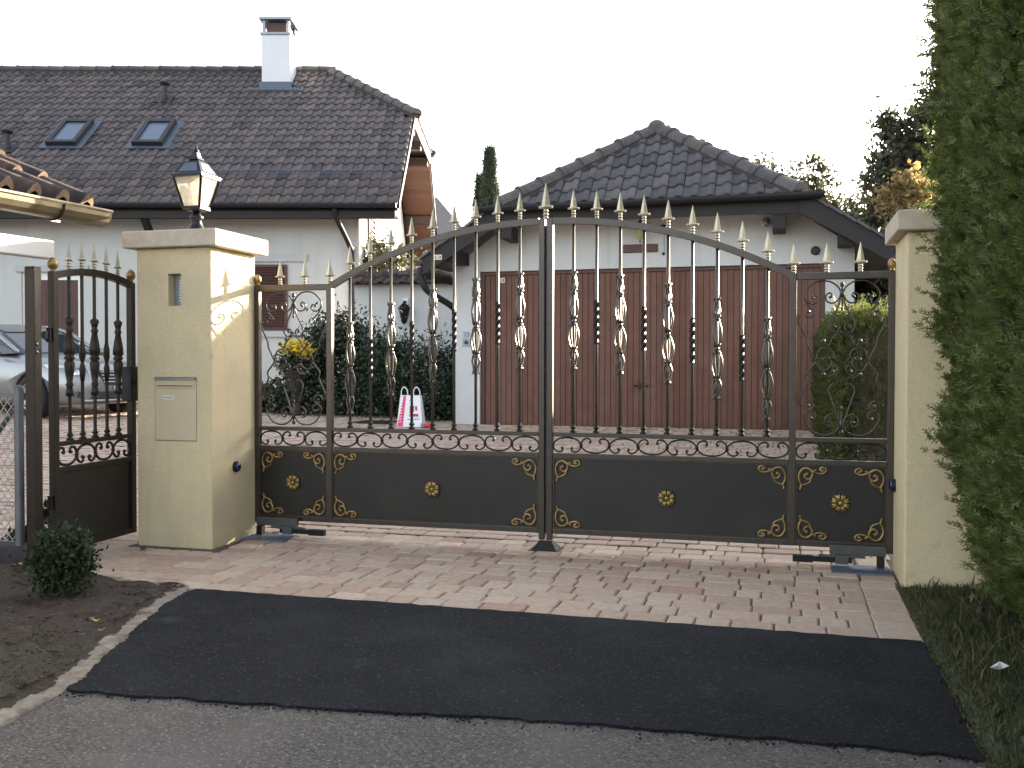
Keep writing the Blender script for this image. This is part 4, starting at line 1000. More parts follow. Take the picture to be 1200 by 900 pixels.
def plaque(x, y, z, label):
    t = thing('number_plate', label, 'sign', (x, y, z), 0, 'small number plates')
    mb = MB(); mb.box(-.06, .06, -.006, -.001, -.036, .036); mb.build('plate', 'plate_white', t)
    mb = MB(); mb.box(-.045, .045, -.0085, -.0062, -.020, .020); mb.build('print_field', 'plate_dark', t)
    mb = MB(); mb.box(-.030, .030, -.011, -.0087, -.016, .016); mb.build('print_band', 'plate_yellow', t)
plaque(-2.72, GY + .078, 2.40, 'small framed number plate on the garage door boards')
plaque(-3.46, YE - .031, gz(-3.46) - .12, 'small framed number plate on the dark garage barge board')
DB = thing('door_bell', 'grey bell panel with round black button on the garage wall', 'bell', (-3.24, GY, 1.47))
mb = MB(); mb.box(-.06, .06, -.015, -.001, -.06, .06); mb.build('panel', 'zinc', DB); mb = MB(Matrix.Rotation(math.pi / 2, 4, 'X')); mb.lathe([(.03, .0152), (.03, .03), (.02, .034)], n=12); mb.build('button', 'plate_dark', DB)
mb = MB(); mb.box(-.04, .04, -.03, -.001, .09, .16); mb.build('key_switch', 'zinc', DB)

# ================================================================== HOUSE (camera-side frame: X lateral, Y depth)
HR = -YAW
HB = CAM + Rt * -6.0 + Vector((Fw.x, Fw.y, 0)).normalized() * 19.5; HB.z = .30
HO = thing('house', 'white house with long dark half hipped tile roof and brown shutters', 'house', HB, HR)
ho = (-6.0, 19.5, .30)
class HMB(MB):
    """authored in (X, D, z) measured from the camera's ground point, stored relative to the house root"""
    def build(s, name, m, parent=None, smooth=False, bevel=0, kind=None, world=False):
        return link(name, s.mesh(name, m, smooth, bevel, ho), parent or HO, kind)
DW, DE, ZEV, XV = 19.5, 18.8, 4.24, -2.20
XW = -3.05
DRG = DE + 5.2; HP = .778; ZRG = ZEV + 5.2 * HP; XRE = -4.45
DBK = DRG + 5.2
TH_ = 3.18; ZH = ZEV + TH_ * HP                      # level of the half-hip's eave
wx0 = -17.0
def wall_open(mb, x0, x1, z0, z1, y0, y1, ops):
    xs = sorted({x0, x1, *[a for o in ops for a in o[:2]]}); zs = sorted({z0, z1, *[a for o in ops for a in o[2:]]})
    for a, b in zip(xs[:-1], xs[1:]):
        for c, d in zip(zs[:-1], zs[1:]):
            cx, cz = (a + b) / 2, (c + d) / 2
            if any(o[0] < cx < o[1] and o[2] < cz < o[3] for o in ops): continue
            mb.box(a, b, y0, y1, c, d)
PXM = lambda u: (u - 600) / 1143.13 * DW
win = (PXM(300) - .95, PXM(322), 1.80, 3.02)
dor = (PXM(26), PXM(98), .30, 2.97)
mb = HMB(); wall_open(mb, wx0, XW, .1, 4.05, DW, DW + .35, [win, dor]); hw_ = mb.build('wall', 'wall_white')
gab = [(DW + .351, .1), (DBK - .7, .1), (DBK - .7, 4.0), (DRG + (5.2 - TH_) * 1.0, ZH - .25), (DRG - (5.2 - TH_), ZH - .25), (DW + .351, 4.5)]
mb = HMB(); mb.prism(gab, XW - .35, XW, 'x'); mb.build('gable_wall', 'wall_white')
# gable window shutter
mb = HMB(); mb.box(XW + .002, XW + .045, 20.6, 20.68, 2.3, 4.6); mb.box(XW + .002, XW + .045, 21.5, 21.58, 2.3, 4.6)
gs = mb.build('gable_shutter', 'shutter_brown')
mb = HMB(); [mb.box(XW + .005, XW + .04, 20.68, 21.5, 2.3 + i * .115, 2.3 + i * .115 + .05) for i in range(20)]; mb.build('louvers', 'plate_dark', gs)
# windows
def hwindow(nm, x0, x1, z0, z1):
    mb = HMB(); f_ = .06
    mb.box(x0 + .001, x0 + f_, DW + .12, DW + .18, z0, z1); mb.box(x1 - f_, x1 - .001, DW + .12, DW + .18, z0, z1)
    mb.box(x0 + f_, x1 - f_, DW + .12, DW + .18, z1 - f_, z1 - .001); mb.box(x0 + f_, x1 - f_, DW + .12, DW + .18, z0, z0 + f_)
    mb.box((x0 + x1) / 2 - .03, (x0 + x1) / 2 + .03, DW + .12, DW + .178, z0 + f_, z1 - f_)
    wn = mb.build(nm, 'white_paint'); mb = HMB(); mb.box(x0 + f_, x1 - f_, DW + .14, DW + .15, z0 + f_, z1 - f_); mb.build('pane', 'window_glass', wn); return wn
wn = hwindow('window', *win)
mb = HMB(); mb.box(win[0] - .12, win[1] + .62, DW - .06, DW - .002, win[2] - .12, win[2] - .001); mb.build('sill', 'sill_stone', wn)
mb = HMB(); mb.box(win[0] - .12, win[1] + .66, DW - .05, DW - .002, win[3] + .16, win[3] + .30); mb.build('lintel', 'sill_stone', wn)
def shutter(x0, x1, z0, z1):
    mb = HMB(); e = .05
    mb.box(x0, x0 + e, DW - .045, DW - .003, z0, z1); mb.box(x1 - e, x1, DW - .045, DW - .003, z0, z1); mb.box(x0 + e, x1 - e, DW - .045, DW - .003, z0, z0 + e); mb.box(x0 + e, x1 - e, DW - .045, DW - .003, z1 - e, z1)
    s_ = mb.build('shutter', 'shutter_brown'); mb = HMB(); k = int((z1 - z0 - 2 * e) / .055)
    for i in range(k):
        z = z0 + e + (i + .5) * (z1 - z0 - 2 * e) / k
        mb.add([(x0 + e, DW - .042, z - .022), (x1 - e, DW - .042, z - .022), (x1 - e, DW - .010, z + .022), (x0 + e, DW - .010, z + .022)], [(0, 1, 2, 3)])
    mb.box(x0 + e, x1 - e, DW - .008, DW - .0035, z0 + e, z1 - e)
    mb.build('louvers', 'shutter_brown', s_)
shutter(PXM(322) - .58, PXM(322) + .26, win[2], win[3] + .10)
shutter(win[0] - .30, PXM(322) - .59, win[2], win[3] + .10)
mb = HMB(); x0, x1 = dor[:2]
mb.box(x0 + .001, x0 + .12, DW + .05, DW + .15, .3, dor[3]); mb.box(x1 - .12, x1 - .001, DW + .05, DW + .15, .3, dor[3]); mb.box(x0 + .12, x1 - .12, DW + .05, DW + .15, dor[3] - .14, dor[3] - .001)
dd = mb.build('door', 'white_paint')
for i in range(6):
    a = x0 + .12 + (x1 - x0 - .24) * i / 6; mb = HMB(); mb.box(a + .004, a + (x1 - x0 - .24) / 6 - .004, DW + .09, DW + .12, .32, dor[3] - .15); mb.build('board', 'shutter_brown', dd)
mb = HMB(); mb.box(x1 - .34, x1 - .18, DW + .07, DW + .088, 1.38, 1.42); mb.build('handle', 'chrome', dd)
mb = HMB(); mb.box(x0 - .10, x1 + .12, DW - .045, DW - .002, dor[3] + .001, dor[3] + .13); mb.build('door_lintel', 'sill_stone', dd)
# roof decks
mb = HMB()
def slab(mb, top, t0=.02, t1=.16):
    k = len(top); vs = [(a, b, c - t0) for a, b, c in top] + [(a, b, c - t1) for a, b, c in top]
    mb.add(vs, [tuple(range(k)), tuple(reversed(range(k, 2 * k)))] + [(i, i + k, (i + 1) % k + k, (i + 1) % k) for i in range(k)])
slab(mb, [(wx0 - .5, DE, ZEV), (XV, DE, ZEV), (XV, DE + TH_, ZH), (XRE, DRG, ZRG), (wx0 - .5, DRG, ZRG)])
slab(mb, [(wx0 - .5, DRG, ZRG), (XRE, DRG, ZRG), (XV, DBK - TH_, ZH), (XV, DBK, ZEV), (wx0 - .5, DBK, ZEV)], .02, .15)
slab(mb, [(XV, DE + TH_, ZH), (XV, DBK - TH_, ZH), (XRE, DRG, ZRG)], .02, .12)
HRF = mb.build('roof', 'dark_wood')
Vv = Vector((0, 1, HP)).normalized(); sl = math.hypot(5.2, 5.2 * HP); Wt = XV - wx0
def hin(u, v):
    x = XV - Wt + u; d = v / sl * 5.2
    if d <= TH_: return x < XV + .02
    return x < XV - (XV - XRE) * (d - TH_) / (5.2 - TH_) + .02
tn = .208; ncol = 64
O = Vector((XV - ncol * tn, DE - .06, ZEV - .055))
Wt = ncol * tn
# nearest rows become single tiles, starting at the verge end
tile_roof(HRF, O, (1, 0, 0), Vv, Wt + .01, sl, tn, .335, 'roof_tile', 'roof_tile_mass', 300, inside=hin, off=ho)
# the half-hip's own tiles
hvv = Vector((XRE - XV, 0, ZRG - ZH)); hll = hvv.length; hwid = (5.2 - TH_) * 2
tile_roof(HRF, (XV + .05, DE + TH_ - .02, ZH - .03), (0, 1, 0), hvv, hwid, hll, tn, .335, 'roof_tile', 'roof_tile_mass', 0, inside=lambda u, v: abs(u - hwid / 2) < hwid / 2 * (1 - v / hll), off=ho)
ridge_run(HRF, (XV + .06, DE + TH_ - .10, ZH + .03), (XRE, DRG, ZRG + .05), 9, .14, 'ridge_tile', ho)
ridge_run(HRF, (XV + .06, DBK - TH_ + .10, ZH + .03), (XRE, DRG, ZRG + .05), 9, .14, 'ridge_tile', ho)
ridge_run(HRF, (wx0 - .5, DRG, ZRG + .045), (XRE + .1, DRG, ZRG + .055), 34, .14, 'ridge_tile', ho)
mb = HMB(); gutter(mb, (wx0 - .5, DE - .09, ZEV - .03), (XV - .02, DE - .09, ZEV - .03), .085, (0, -1, 0)); mb.build('gutter', 'gutter_dark', HRF)
mb = HMB(); mb.box(wx0 - .5, XV - .05, DE + .0, DE + .03, ZEV - .30, ZEV - .03); mb.build('fascia', 'dark_wood', HRF)
mb = HMB(); mb.box(wx0 - .5, XV - .05, DE + .031, DW + .0, ZEV - .215, ZEV - .195); mb.build('eave_soffit', 'gable_wood', HRF)
# verge boards in white paint, half-hip fascia
mb = HMB()
mb.add([(XV + .005, DE, ZEV - .12), (XV + .005, DE, ZEV + .02), (XV + .005, DE + TH_, ZH + .02), (XV + .005, DE + TH_, ZH - .12), (XV + .035, DE, ZEV - .12), (XV + .035, DE, ZEV + .02), (XV + .035, DE + TH_, ZH + .02), (XV + .035, DE + TH_, ZH - .12)],
       [(0, 1, 2, 3), (7, 6, 5, 4), (0, 4, 5, 1), (1, 5, 6, 2), (2, 6, 7, 3), (3, 7, 4, 0)])
mb.build('verge_board', 'dark_wood', HRF); mb = HMB()
mb.add([(XV + .005, DBK, ZEV - .12), (XV + .005, DBK, ZEV + .02), (XV + .005, DBK - TH_, ZH + .02), (XV + .005, DBK - TH_, ZH - .12), (XV + .035, DBK, ZEV - .12), (XV + .035, DBK, ZEV + .02), (XV + .035, DBK - TH_, ZH + .02), (XV + .035, DBK - TH_, ZH - .12)],
       [(0, 1, 2, 3), (7, 6, 5, 4), (0, 4, 5, 1), (1, 5, 6, 2), (2, 6, 7, 3), (3, 7, 4, 0)])
mb.build('verge_board', 'dark_wood', HRF)
mb = HMB(); mb.box(XV + .005, XV + .035, DE + TH_ + .001, DBK - TH_ - .001, ZH - .24, ZH - .02); mb.build('hip_fascia', 'white_paint', HRF)
# timber soffit boards below the back slope's overhang and the purlins that carry it
mb = HMB(); kb = 24
for i in range(kb):
    d0_, d1_ = DBK - TH_ + TH_ * i / kb, DBK - TH_ + TH_ * (i + 1) / kb
    z0_, z1_ = ZH - TH_ * HP * i / kb, ZH - TH_ * HP * (i + 1) / kb
    a, b = XW + .01, XV - .001
    d1_ -= .012
    mb.add([(a, d0_, z0_ - .152), (b, d0_, z0_ - .152), (b, d1_, z1_ - .152), (a, d1_, z1_ - .152), (a, d0_, z0_ - .175), (b, d0_, z0_ - .175), (b, d1_, z1_ - .175), (a, d1_, z1_ - .175)],
           [(0, 1, 2, 3), (7, 6, 5, 4), (0, 4, 5, 1), (1, 5, 6, 2), (2, 6, 7, 3), (3, 7, 4, 0)])
mb.build('soffit_board', 'soffit_wood', HRF, kind='stuff')
for d_ in (DRG - 1.6, DRG, DRG + 1.9, DRG + 3.6):
    zz = min(ZH - .12, ZRG - abs(d_ - DRG) * HP - .18); mb = HMB(); mb.box(XW + .002, XV - .04, d_ - .09, d_ + .09, zz - .22, zz); mb.build('purlin', 'gable_wood', HO, bevel=.005)
# eave struts
for X in (PXM(183), PXM(183) - 4.2):
    mb = HMB(); mb.beam((X, DW - .01, 3.45), (X, DE + .10, 3.98), .11, .14); mb.build('eave_strut', 'dark_wood')
# downpipe at the corner
mb = HMB(); X = (412 - 600) / 1143.13 * 19.35
mb.tube(smooth_path([(X - .22, DE - .05, 4.12), (X - .20, DE + .05, 3.95), (X - .02, DW - .16, 3.45), (X, DW - .07, 3.2), (X, DW - .07, .3)], 5), .05, 10); mb.build('downpipe', 'dark_wood', smooth=True)
# chimney
cx0, cx1, cD = (308 - 600) / 1143.13 * 23.2, (341 - 600) / 1143.13 * 23.2, 23.2
mb = HMB(); mb.box(cx0, cx1, cD, cD + .75, 7.0, 8.92); CH = mb.build('chimney', 'chimney_white', HRF, bevel=.01)
mb = HMB(); mb.box(cx0 - .03, cx1 + .03, cD - .03, cD + .78, 8.92, 8.97); mb.box(cx0 - .05, cx1 + .05, cD - .05, cD + .80, 9.27, 9.32)
for a in (cx0 + .02, cx1 - .08):
    for b in (cD + .02, cD + .66): mb.box(a, a + .06, b, b + .06, 8.97, 9.27)
mb.build('cowl', 'zinc', CH); mb = HMB(); mb.box(cx0 + .10, cx1 - .10, cD + .1, cD + .65, 8.97, 9.23); mb.build('flue', 'shutter_brown', CH)
mb = HMB(); mb.box(cx0 - .05, cx1 + .05, cD - .06, cD + .3, 7.0, 7.80); mb.beam((cx0 - .28, cD - .12, 7.60), (cx1 + .28, cD - .12, 7.60), .10, .06); mb.build('flashing', 'lead_blue', CH)
# skylights, vents, snow guard: positions on the slope (X, run from the eave)
def on_slope(X, d, h=0):
    n_ = Vector((0, -HP, 1)).normalized(); return Vector((X, DE + d, ZEV + d * HP)) + n_ * h
def slope_box(mb, X0, X1, dA, dB, h0, h1):
    p = [on_slope(X0, dA, h0), on_slope(X1, dA, h0), on_slope(X1, dB, h0), on_slope(X0, dB, h0), on_slope(X0, dA, h1), on_slope(X1, dA, h1), on_slope(X1, dB, h1), on_slope(X0, dB, h1)]
    mb.add(p, [(3, 2, 1, 0), (4, 5, 6, 7), (0, 1, 5, 4), (1, 2, 6, 5), (2, 3, 7, 6), (3, 0, 4, 7)])
def run_of(v):     # run up the slope seen at image-height v (front slope)
    k = (427.1 - v) / 1143.13; return (CAM.z + k * DE - ZEV) / (HP - k)
for uc in (86, 184):
    dA, dB = run_of(176), run_of(149); Dm = DE + (dA + dB) / 2; Xc = (uc - 600) / 1143.13 * Dm; hw2 = .32
    mb = HMB(); slope_box(mb, Xc - hw2 - .13, Xc + hw2 + .13, dA - .07, dB + .07, .035, .062); sk = mb.build('skylight', 'lead_blue', HRF)
    mb = HMB()
    for q in ((Xc - hw2, Xc - hw2 + .09, dA, dB), (Xc + hw2 - .09, Xc + hw2, dA, dB), (Xc - hw2 + .09, Xc + hw2 - .09, dA, dA + .08), (Xc - hw2 + .09, Xc + hw2 - .09, dB - .10, dB)): slope_box(mb, *q, .063, .16)
    mb.build('frame', 'gutter_dark', sk)
    mb = HMB(); slope_box(mb, Xc - hw2 + .09, Xc + hw2 - .09, dA + .08, dB - .10, .08, .12); mb.build('pane', 'skylight_glass', sk)
for (u, v) in ((195, 120), (11, 178)):
    d = run_of(v); X = (u - 600) / 1143.13 * (DE + d); p = on_slope(X, d, 0)
    mb = HMB(); mb.lathe([(.055, 0), (.055, .34), (.05, .36)], p, 10); mb.lathe([(.10, .36), (.12, .40), (.10, .43), (.03, .46)], p, 10); slope_box(mb, X - .20, X + .20, d - .16, d + .14, .03, .055); mb.build('vent_pipe', 'gutter_dark', HRF)
mb = HMB(); d = run_of(207)
for X0 in np.arange(-14.5, XV - .3, 1.25):
    a = on_slope(X0, d, .09); mb.beam(a, on_slope(X0, d + .12, .03), .03, .02)
for h_ in (.07, .12): mb.beam(on_slope(-15, d, h_), on_slope(XV - .25, d, h_), .012, .012)
mb.build('snow_guard', 'lead_blue', HRF)

# ================================================================== LINK WALL between house and garage
A_ = CAM + Rt * -3.0 + Vector((Fw.x, Fw.y, 0)).normalized() * 18.6; A_ = Vector((A_.x, A_.y)); B_ = Vector((-3.44, 11.6)); la = math.atan2(B_.y - A_.y, B_.x - A_.x); LL = (B_ - A_).length
LW = thing('garden_wall', 'white garden wall with a tiled coping joining house and garage', 'wall', (A_.x, A_.y, .25), la)
mb = MB(); mb.box(0, LL, 0, .25, -.15, 2.42); mb.build('wall', 'wall_white', LW)
LR = MB(); LR.prism([(-.22, 2.40), (.22 + .25, 2.40), (.125, 2.66)], -.05, LL, 'x'); LR = LR.build('coping', 'dark_wood', LW)
tile_roof(LR, (0, -.27, 2.385), (1, 0, 0), Vector((0, .38, .27)), LL, .46, .215, .24, 'shed_tile', 'shed_tile', 40)
mb = MB(); mb.box(LL - .98, LL - .30, -.03, -.002, -.10, 1.75); dd = mb.build('door', 'shutter_brown', LW)
mb = MB(); [mb.box(LL - .97 + i * .11, LL - .868 + i * .11, -.045, -.031, -.09, 1.74) for i in range(6)]; mb.build('boards', 'door_brown', dd)
WL = thing('wall_lantern', 'black lantern hanging head down from a white bracket on the garden wall', 'lantern', Matrix.Translation((A_.x, A_.y, 0)) @ (Matrix.Rotation(la, 4, 'Z') @ Vector((1.02, -.16, 1.86))), la)
mb = MB(); mb.lathe([(.004, .02), (.03, .04), (.055, .07), (.105, .30), (.11, .31)], n=6); mb.build('glass_cage', 'black_metal', WL)
mb = MB(); mb.lathe([(.13, .31), (.10, .36), (.03, .42), (.02, .46)], n=6); mb.box(-.015, .015, 0, .157, .44, .47); mb.build('hood', 'black_metal', WL)
mb = MB(); mb.box(-.05, .05, .12, .158, .40, .52); mb.build('bracket', 'white_paint', WL)

# ================================================================== FAR HOUSE
def cp(u, v, D):     # a point in the place: D metres in front of the camera's ground point
    h = Vector((Fw.x, Fw.y, 0)).normalized(); return Vector((CAM.x, CAM.y, 0)) + Rt * ((u - 600) / 1143.13 * D) + h * D + Vector((0, 0, CAM.z + (427.1 - v) / 1143.13 * D))
p = cp(566, 300, 42); p.z = 0
nrz = HR - 1.0; p = cp(512, 427, 42) - Matrix.Rotation(nrz, 3, 'Z') @ Vector((-2.1, 8.6, 0)); p.z = 0
NH = thing('neighbour_house', 'far neighbouring house with dark gabled roof and white verge between house and garage', 'house', p, nrz)
mb = MB(); mb.prism([(-5, 0), (.8, 0), (.8, 6.0), (-2.1, 8.0), (-5, 6.0)], 0, 8, 'y'); mb.build('wall', 'wall_white', NH)
mb = MB()
for a, b in (((1.5, 5.55), (-2.1, 8.10)), ((-5.7, 5.55), (-2.1, 8.10))):
    mb.prism([a, b, (b[0], b[1] + .2), (a[0], a[1] + .2)], -.6, 8.6, 'y')
nr = mb.build('roof', 'garage_tile_mass', NH)
mb = MB(); mb.prism([(1.5, 5.50), (-2.1, 8.05), (-2.1, 8.25), (1.5, 5.72)], 8.605, 8.66, 'y'); mb.build('verge_board', 'white_paint', nr)
mb = MB(); mb.box(-2.6, -1.5, -.05, -.002, 3.4, 4.7); wv = mb.build('window', 'shutter_brown', NH); mb = MB(); mb.box(-2.45, -1.65, -.06, -.051, 3.5, 4.6); mb.build('pane', 'window_glass', wv)

# ================================================================== VEGETATION
def trunk_mesh(parent, pts, r0, r1, limbs, m='bark', name='trunk'):
    mb = MB(); sp = smooth_path(pts, 4); k = len(sp); mb.tube(sp, [r0 + (r1 - r0) * i / (k - 1) for i in range(k)], 8)
    for l in limbs:
        s2 = smooth_path(l, 3); q = len(s2); mb.tube(s2, [max(r0 * .45 * (1 - i / q), .008) for i in range(q)], 5)
    return mb.build(name, m, parent, smooth=True)

# ---- tall conifer hedge on the right
TJ = thing('conifer_hedge', 'tall dense dark green conifer hedge rising beside the gate pillar', 'hedge', (2.9, -1.9, 0))
off = np.array((2.9, -1.9, 0))
def face_x(y, z):
    prof = np.interp(z, [0, .15, .45, .8, 1.05, 1.5, 2.2, 3.0, 3.9], [2.44, 2.35, 2.26, 2.20, 2.215, 2.18, 2.11, 2.10, 2.22])
    b = .045 * np.sin(y * 4.3 + 1.0) * np.sin(z * 2.1 + y) + .045 * np.sin(y * 13.1 + z * 4.3) * np.sin(z * 5.7 - y * 3 + .5) + .025 * np.sin(z * 17 + 6 * y) * np.sin(y * 23)
    return prof + b + .025
n = 58000
Y = -.74 - 3.6 * rng.random(n) ** 1.15; Z = .08 + 3.95 * rng.random(n)
dep = np.abs(rng.normal(size=n)) * .075 - .03 * (rng.random(n) < .12)
X = face_x(Y, Z) + dep - .01
Y2 = Y
D = np.stack([-1.0 + .25 * rng.normal(size=n), .35 * rng.normal(size=n) - .12, 1.0 + .35 * rng.normal(size=n)], 1)
Pn = np.stack([X, Y2, Z], 1)
# the end that faces the drive's pillar and the end near the street
m_ = 9000
Xe = 2.25 + 1.5 * rng.random(m_) ** 1.3; Ze = .1 + 3.9 * rng.random(m_); Xe = np.maximum(Xe, face_x(np.full(m_, -.75), Ze))
Pe = np.stack([Xe, -.66 - np.abs(rng.normal(size=m_)) * .07 + .03 * np.sin(Ze * 7), Ze], 1); De = np.stack([.5 * rng.normal(size=m_) - .3, 1 + .2 * rng.normal(size=m_), .5 + .3 * rng.normal(size=m_)], 1)
Pt = np.stack([2.25 + 1.5 * rng.random(5000), -.7 - 3.6 * rng.random(5000), 3.95 + .12 * rng.random(5000)], 1); Dt = np.stack([.4 * rng.normal(size=5000), .4 * rng.normal(size=5000), np.ones(5000)], 1)
Pf = Pe * np.array((1, 0, 1)) + np.stack([np.zeros(m_), -4.36 + np.abs(rng.normal(size=m_)) * .07, np.zeros(m_)], 1); Df = De * np.array((1, -1, 1))
Pp = np.concatenate([Pn, Pe, Pt, Pf]); Dp = np.concatenate([D, De, Dt, Df])
sz = .060
V, F = sprays(Pp - off, Dp, sz, 7)
link('foliage', np_mesh('foliage', V, F, 'thuja'), TJ, 'stuff')
# long whippy shoots that stick out of the face
k = 700; Yk = -.72 - 1.9 * rng.random(k) ** 1.3; Zk = .12 + 3.6 * rng.random(k); Xk = face_x(Yk, Zk) + .02
base = np.stack([Xk, Yk, Zk], 1); dv = np.stack([-1 + .2 * rng.normal(size=k), .3 * rng.normal(size=k), .30 + .3 * rng.normal(size=k)], 1); dv /= np.linalg.norm(dv, axis=1)[:, None]
ln = .07 + .12 * rng.random(k) ** 2; PP_ = []; DD_ = []
for t in np.linspace(.2, 1, 6):
    for s_ in (-1, 1):
        PP_.append(base + dv * (ln * t)[:, None]); sd_ = np.cross(dv, rand_unit(k)); DD_.append(dv + sd_ * .7)
V, F = sprays(np.concatenate(PP_) - off, np.concatenate(DD_), .042, 4); link('shoots', np_mesh('shoots', V, F, 'thuja'), TJ, 'stuff')
# inner wood: bumpy brown core that closes the gaps
ny_, nz_ = 40, 50; V = []; F = []
for j in range(nz_ + 1):
    z = .05 + 3.85 * j / nz_
    for i in range(ny_ + 1):
        y = -.80 - 3.5 * i / ny_; V.append((float(face_x(y, z)) + .13 + .03 * math.sin(17 * y) * math.sin(13 * z) - 2.9, y + 1.9, z))
q = len(V)
for j in range(nz_):
    for i in range(ny_): a = j * (ny_ + 1) + i; F.append((a, a + 1, a + ny_ + 2, a + ny_ + 1))
for j in range(nz_ + 1):
    z = .05 + 3.85 * j / nz_
    V += [(3.7 - 2.9, -.80 + 1.9, z), (3.7 - 2.9, -4.3 + 1.9, z)]
for j in range(nz_):
    a = j * (ny_ + 1); b = q + 2 * j; F.append((a, a + ny_ + 1, b + 2, b)); F.append((a + ny_, b + 1, b + 3, a + ny_ + ny_ + 1)); F.append((b, b + 2, b + 3, b + 1))
link('inner_branches', np_mesh('inner_branches', V, F, 'thuja_brown'), TJ)
for y in (-1.1, -1.9, -2.7, -3.5):
    mb = MB(); mb.tube([(3.0 - 2.9, y + 1.9, -.05), (3.02 - 2.9, y + 1.9, 1.0), (3.0 - 2.9, y + 1.9, 3.6)], [.06, .05, .015], 8); mb.build('trunk', 'bark', TJ)

# ---- clipped hedge inside the property
IH = thing('clipped_hedge', 'clipped green hedge with sunlit yellow top beside the garage', 'hedge', (2.8, 4.4, .10)); off = np.array((2.8, 4.4, .10))
n = 34000; t = rng.random(n)
X = np.where(t < .5, 1.86 + np.abs(rng.normal(size=n)) * .07, 1.86 + 3.4 * rng.random(n) ** 1.6); Y = 3.4 + 4.5 * rng.random(n)  # hedge widened to the right, out of view, to keep low sun off the street
Y = np.where(t > .86, 7.9 - 4.5 * (t > .93) + rng.normal(size=n) * .04, Y)
bump = .05 * np.sin(Y * 3.1 + X * 4) + .03 * np.sin(Y * 8 + X * 7)
top_h = 1.50 + bump 
Z = np.where(t < .5, .15 + (top_h - .15) * rng.random(n), np.where(t < .86, top_h + .07 * rng.normal(size=n), .15 + (top_h - .1) * rng.random(n)))
X = X + .05 * np.sin(Y * 5 + Z * 4) * (t < .5) + .06 * (1.7 - Z) * 0
Dv = np.where((t < .5)[:, None], np.stack([-1 + .4 * rng.normal(size=n), .5 * rng.normal(size=n), .6 + .5 * rng.normal(size=n)], 1), np.stack([.5 * rng.normal(size=n), .5 * rng.normal(size=n), 1 + 0 * X], 1))
V, F = sprays(np.stack([X, Y, Z], 1) - off, Dv, .085, 4); link('foliage', np_mesh('foliage', V, F, 'hedge_leaf'), IH, 'stuff')
k = 900; Yk = 3.4 + 4.3 * rng.random(k); Xk = 1.9 + 1.4 * rng.random(k)
PP_ = np.concatenate([np.stack([Xk, Yk, 1.47 + t_ * (.06 + .16 * rng.random(k) ** 2)], 1) for t_ in np.linspace(0, 1, 5)]); V, F = sprays(PP_ - off, np.stack([.5 * rng.normal(size=5 * k), .5 * rng.normal(size=5 * k), np.ones(5 * k)], 1), .06, 4); link('top_shoots', np_mesh('top_shoots', V, F, 'hedge_leaf'), IH, 'stuff')
mb = MB(); mb.box(1.98 - 2.8, 5.2 - 2.8, 3.5 - 4.4, 7.8 - 4.4, -.15, 1.33); mb.build('inner_branches', 'thuja_brown', IH)

# ---- shrubs against the garden wall
def shrub(name, label, cat, c, rad, n, size, m, clusters, cr, group=None, z0=None, core=None):
    t = thing(name, label, cat, (c[0], c[1], z0 if z0 is not None else g(c[0], c[1])), 0, group); off = np.array(t.location)
    Pq = blob(n, c, rad, clusters, cr); Pq = Pq[Pq[:, 2] > off[2] + .02]
    leaves('foliage', Pq, size, m, t, kind='stuff', off=off)
    limbs = []
    for i in range(7):
        a = rnd.uniform(0, 6.28); e = (c[0] + math.cos(a) * rad[0] * .7, c[1] + math.sin(a) * rad[1] * .7, c[2] + rad[2] * rnd.uniform(-.1, .75))
        limbs.append([Vector((0, 0, 0)), Vector(((e[0] - off[0]) * .3, (e[1] - off[1]) * .3, (e[2] - off[2]) * .55)), Vector(e) - Vector(off)])
    trunk_mesh(t, [Vector((0, 0, -.03)), Vector((0, 0, .2)), Vector((0, 0, (c[2] - off[2]) * .9))], .03, .015, limbs, name='branches')
    return t
def at_g(u, D): 
    p = cp(u, 427, D); return p
gp = 'dark shrubs along the garden wall'
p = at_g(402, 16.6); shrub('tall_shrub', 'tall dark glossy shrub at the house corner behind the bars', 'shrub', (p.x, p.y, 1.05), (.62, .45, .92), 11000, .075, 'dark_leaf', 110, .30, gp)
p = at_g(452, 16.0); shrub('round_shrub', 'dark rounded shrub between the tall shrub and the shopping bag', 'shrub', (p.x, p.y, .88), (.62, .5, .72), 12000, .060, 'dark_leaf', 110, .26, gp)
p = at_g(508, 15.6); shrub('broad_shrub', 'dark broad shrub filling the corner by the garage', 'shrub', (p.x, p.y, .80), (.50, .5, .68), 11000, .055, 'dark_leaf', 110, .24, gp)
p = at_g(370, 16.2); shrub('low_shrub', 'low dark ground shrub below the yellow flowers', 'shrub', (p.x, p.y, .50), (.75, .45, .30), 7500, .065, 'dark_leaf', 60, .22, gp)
p = at_g(318, 16.6); shrub('grey_shrub', 'low grey green plant below the brown shuttered window', 'shrub', (p.x, p.y, .45), (.42, .35, .28), 1500, .14, 'evergreen_leaf', 40, .2, gp)
# climber and bush in the gap between house gable and garden wall
p = at_g(448, 20.4); shrub('climbing_plant', 'leafy sunlit plant growing up behind the garden wall', 'plant', (p.x, p.y, 2.6), (.75, .5, 1.0), 2600, .13, 'mixed_leaf', 50, .3)
p = at_g(520, 24.5); shrub('garden_bush', 'olive bush behind the garden wall below the timber soffit', 'bush', (p.x, p.y, 2.4), (1.2, .8, 1.5), 4200, .14, 'mixed_leaf', 60, .4)
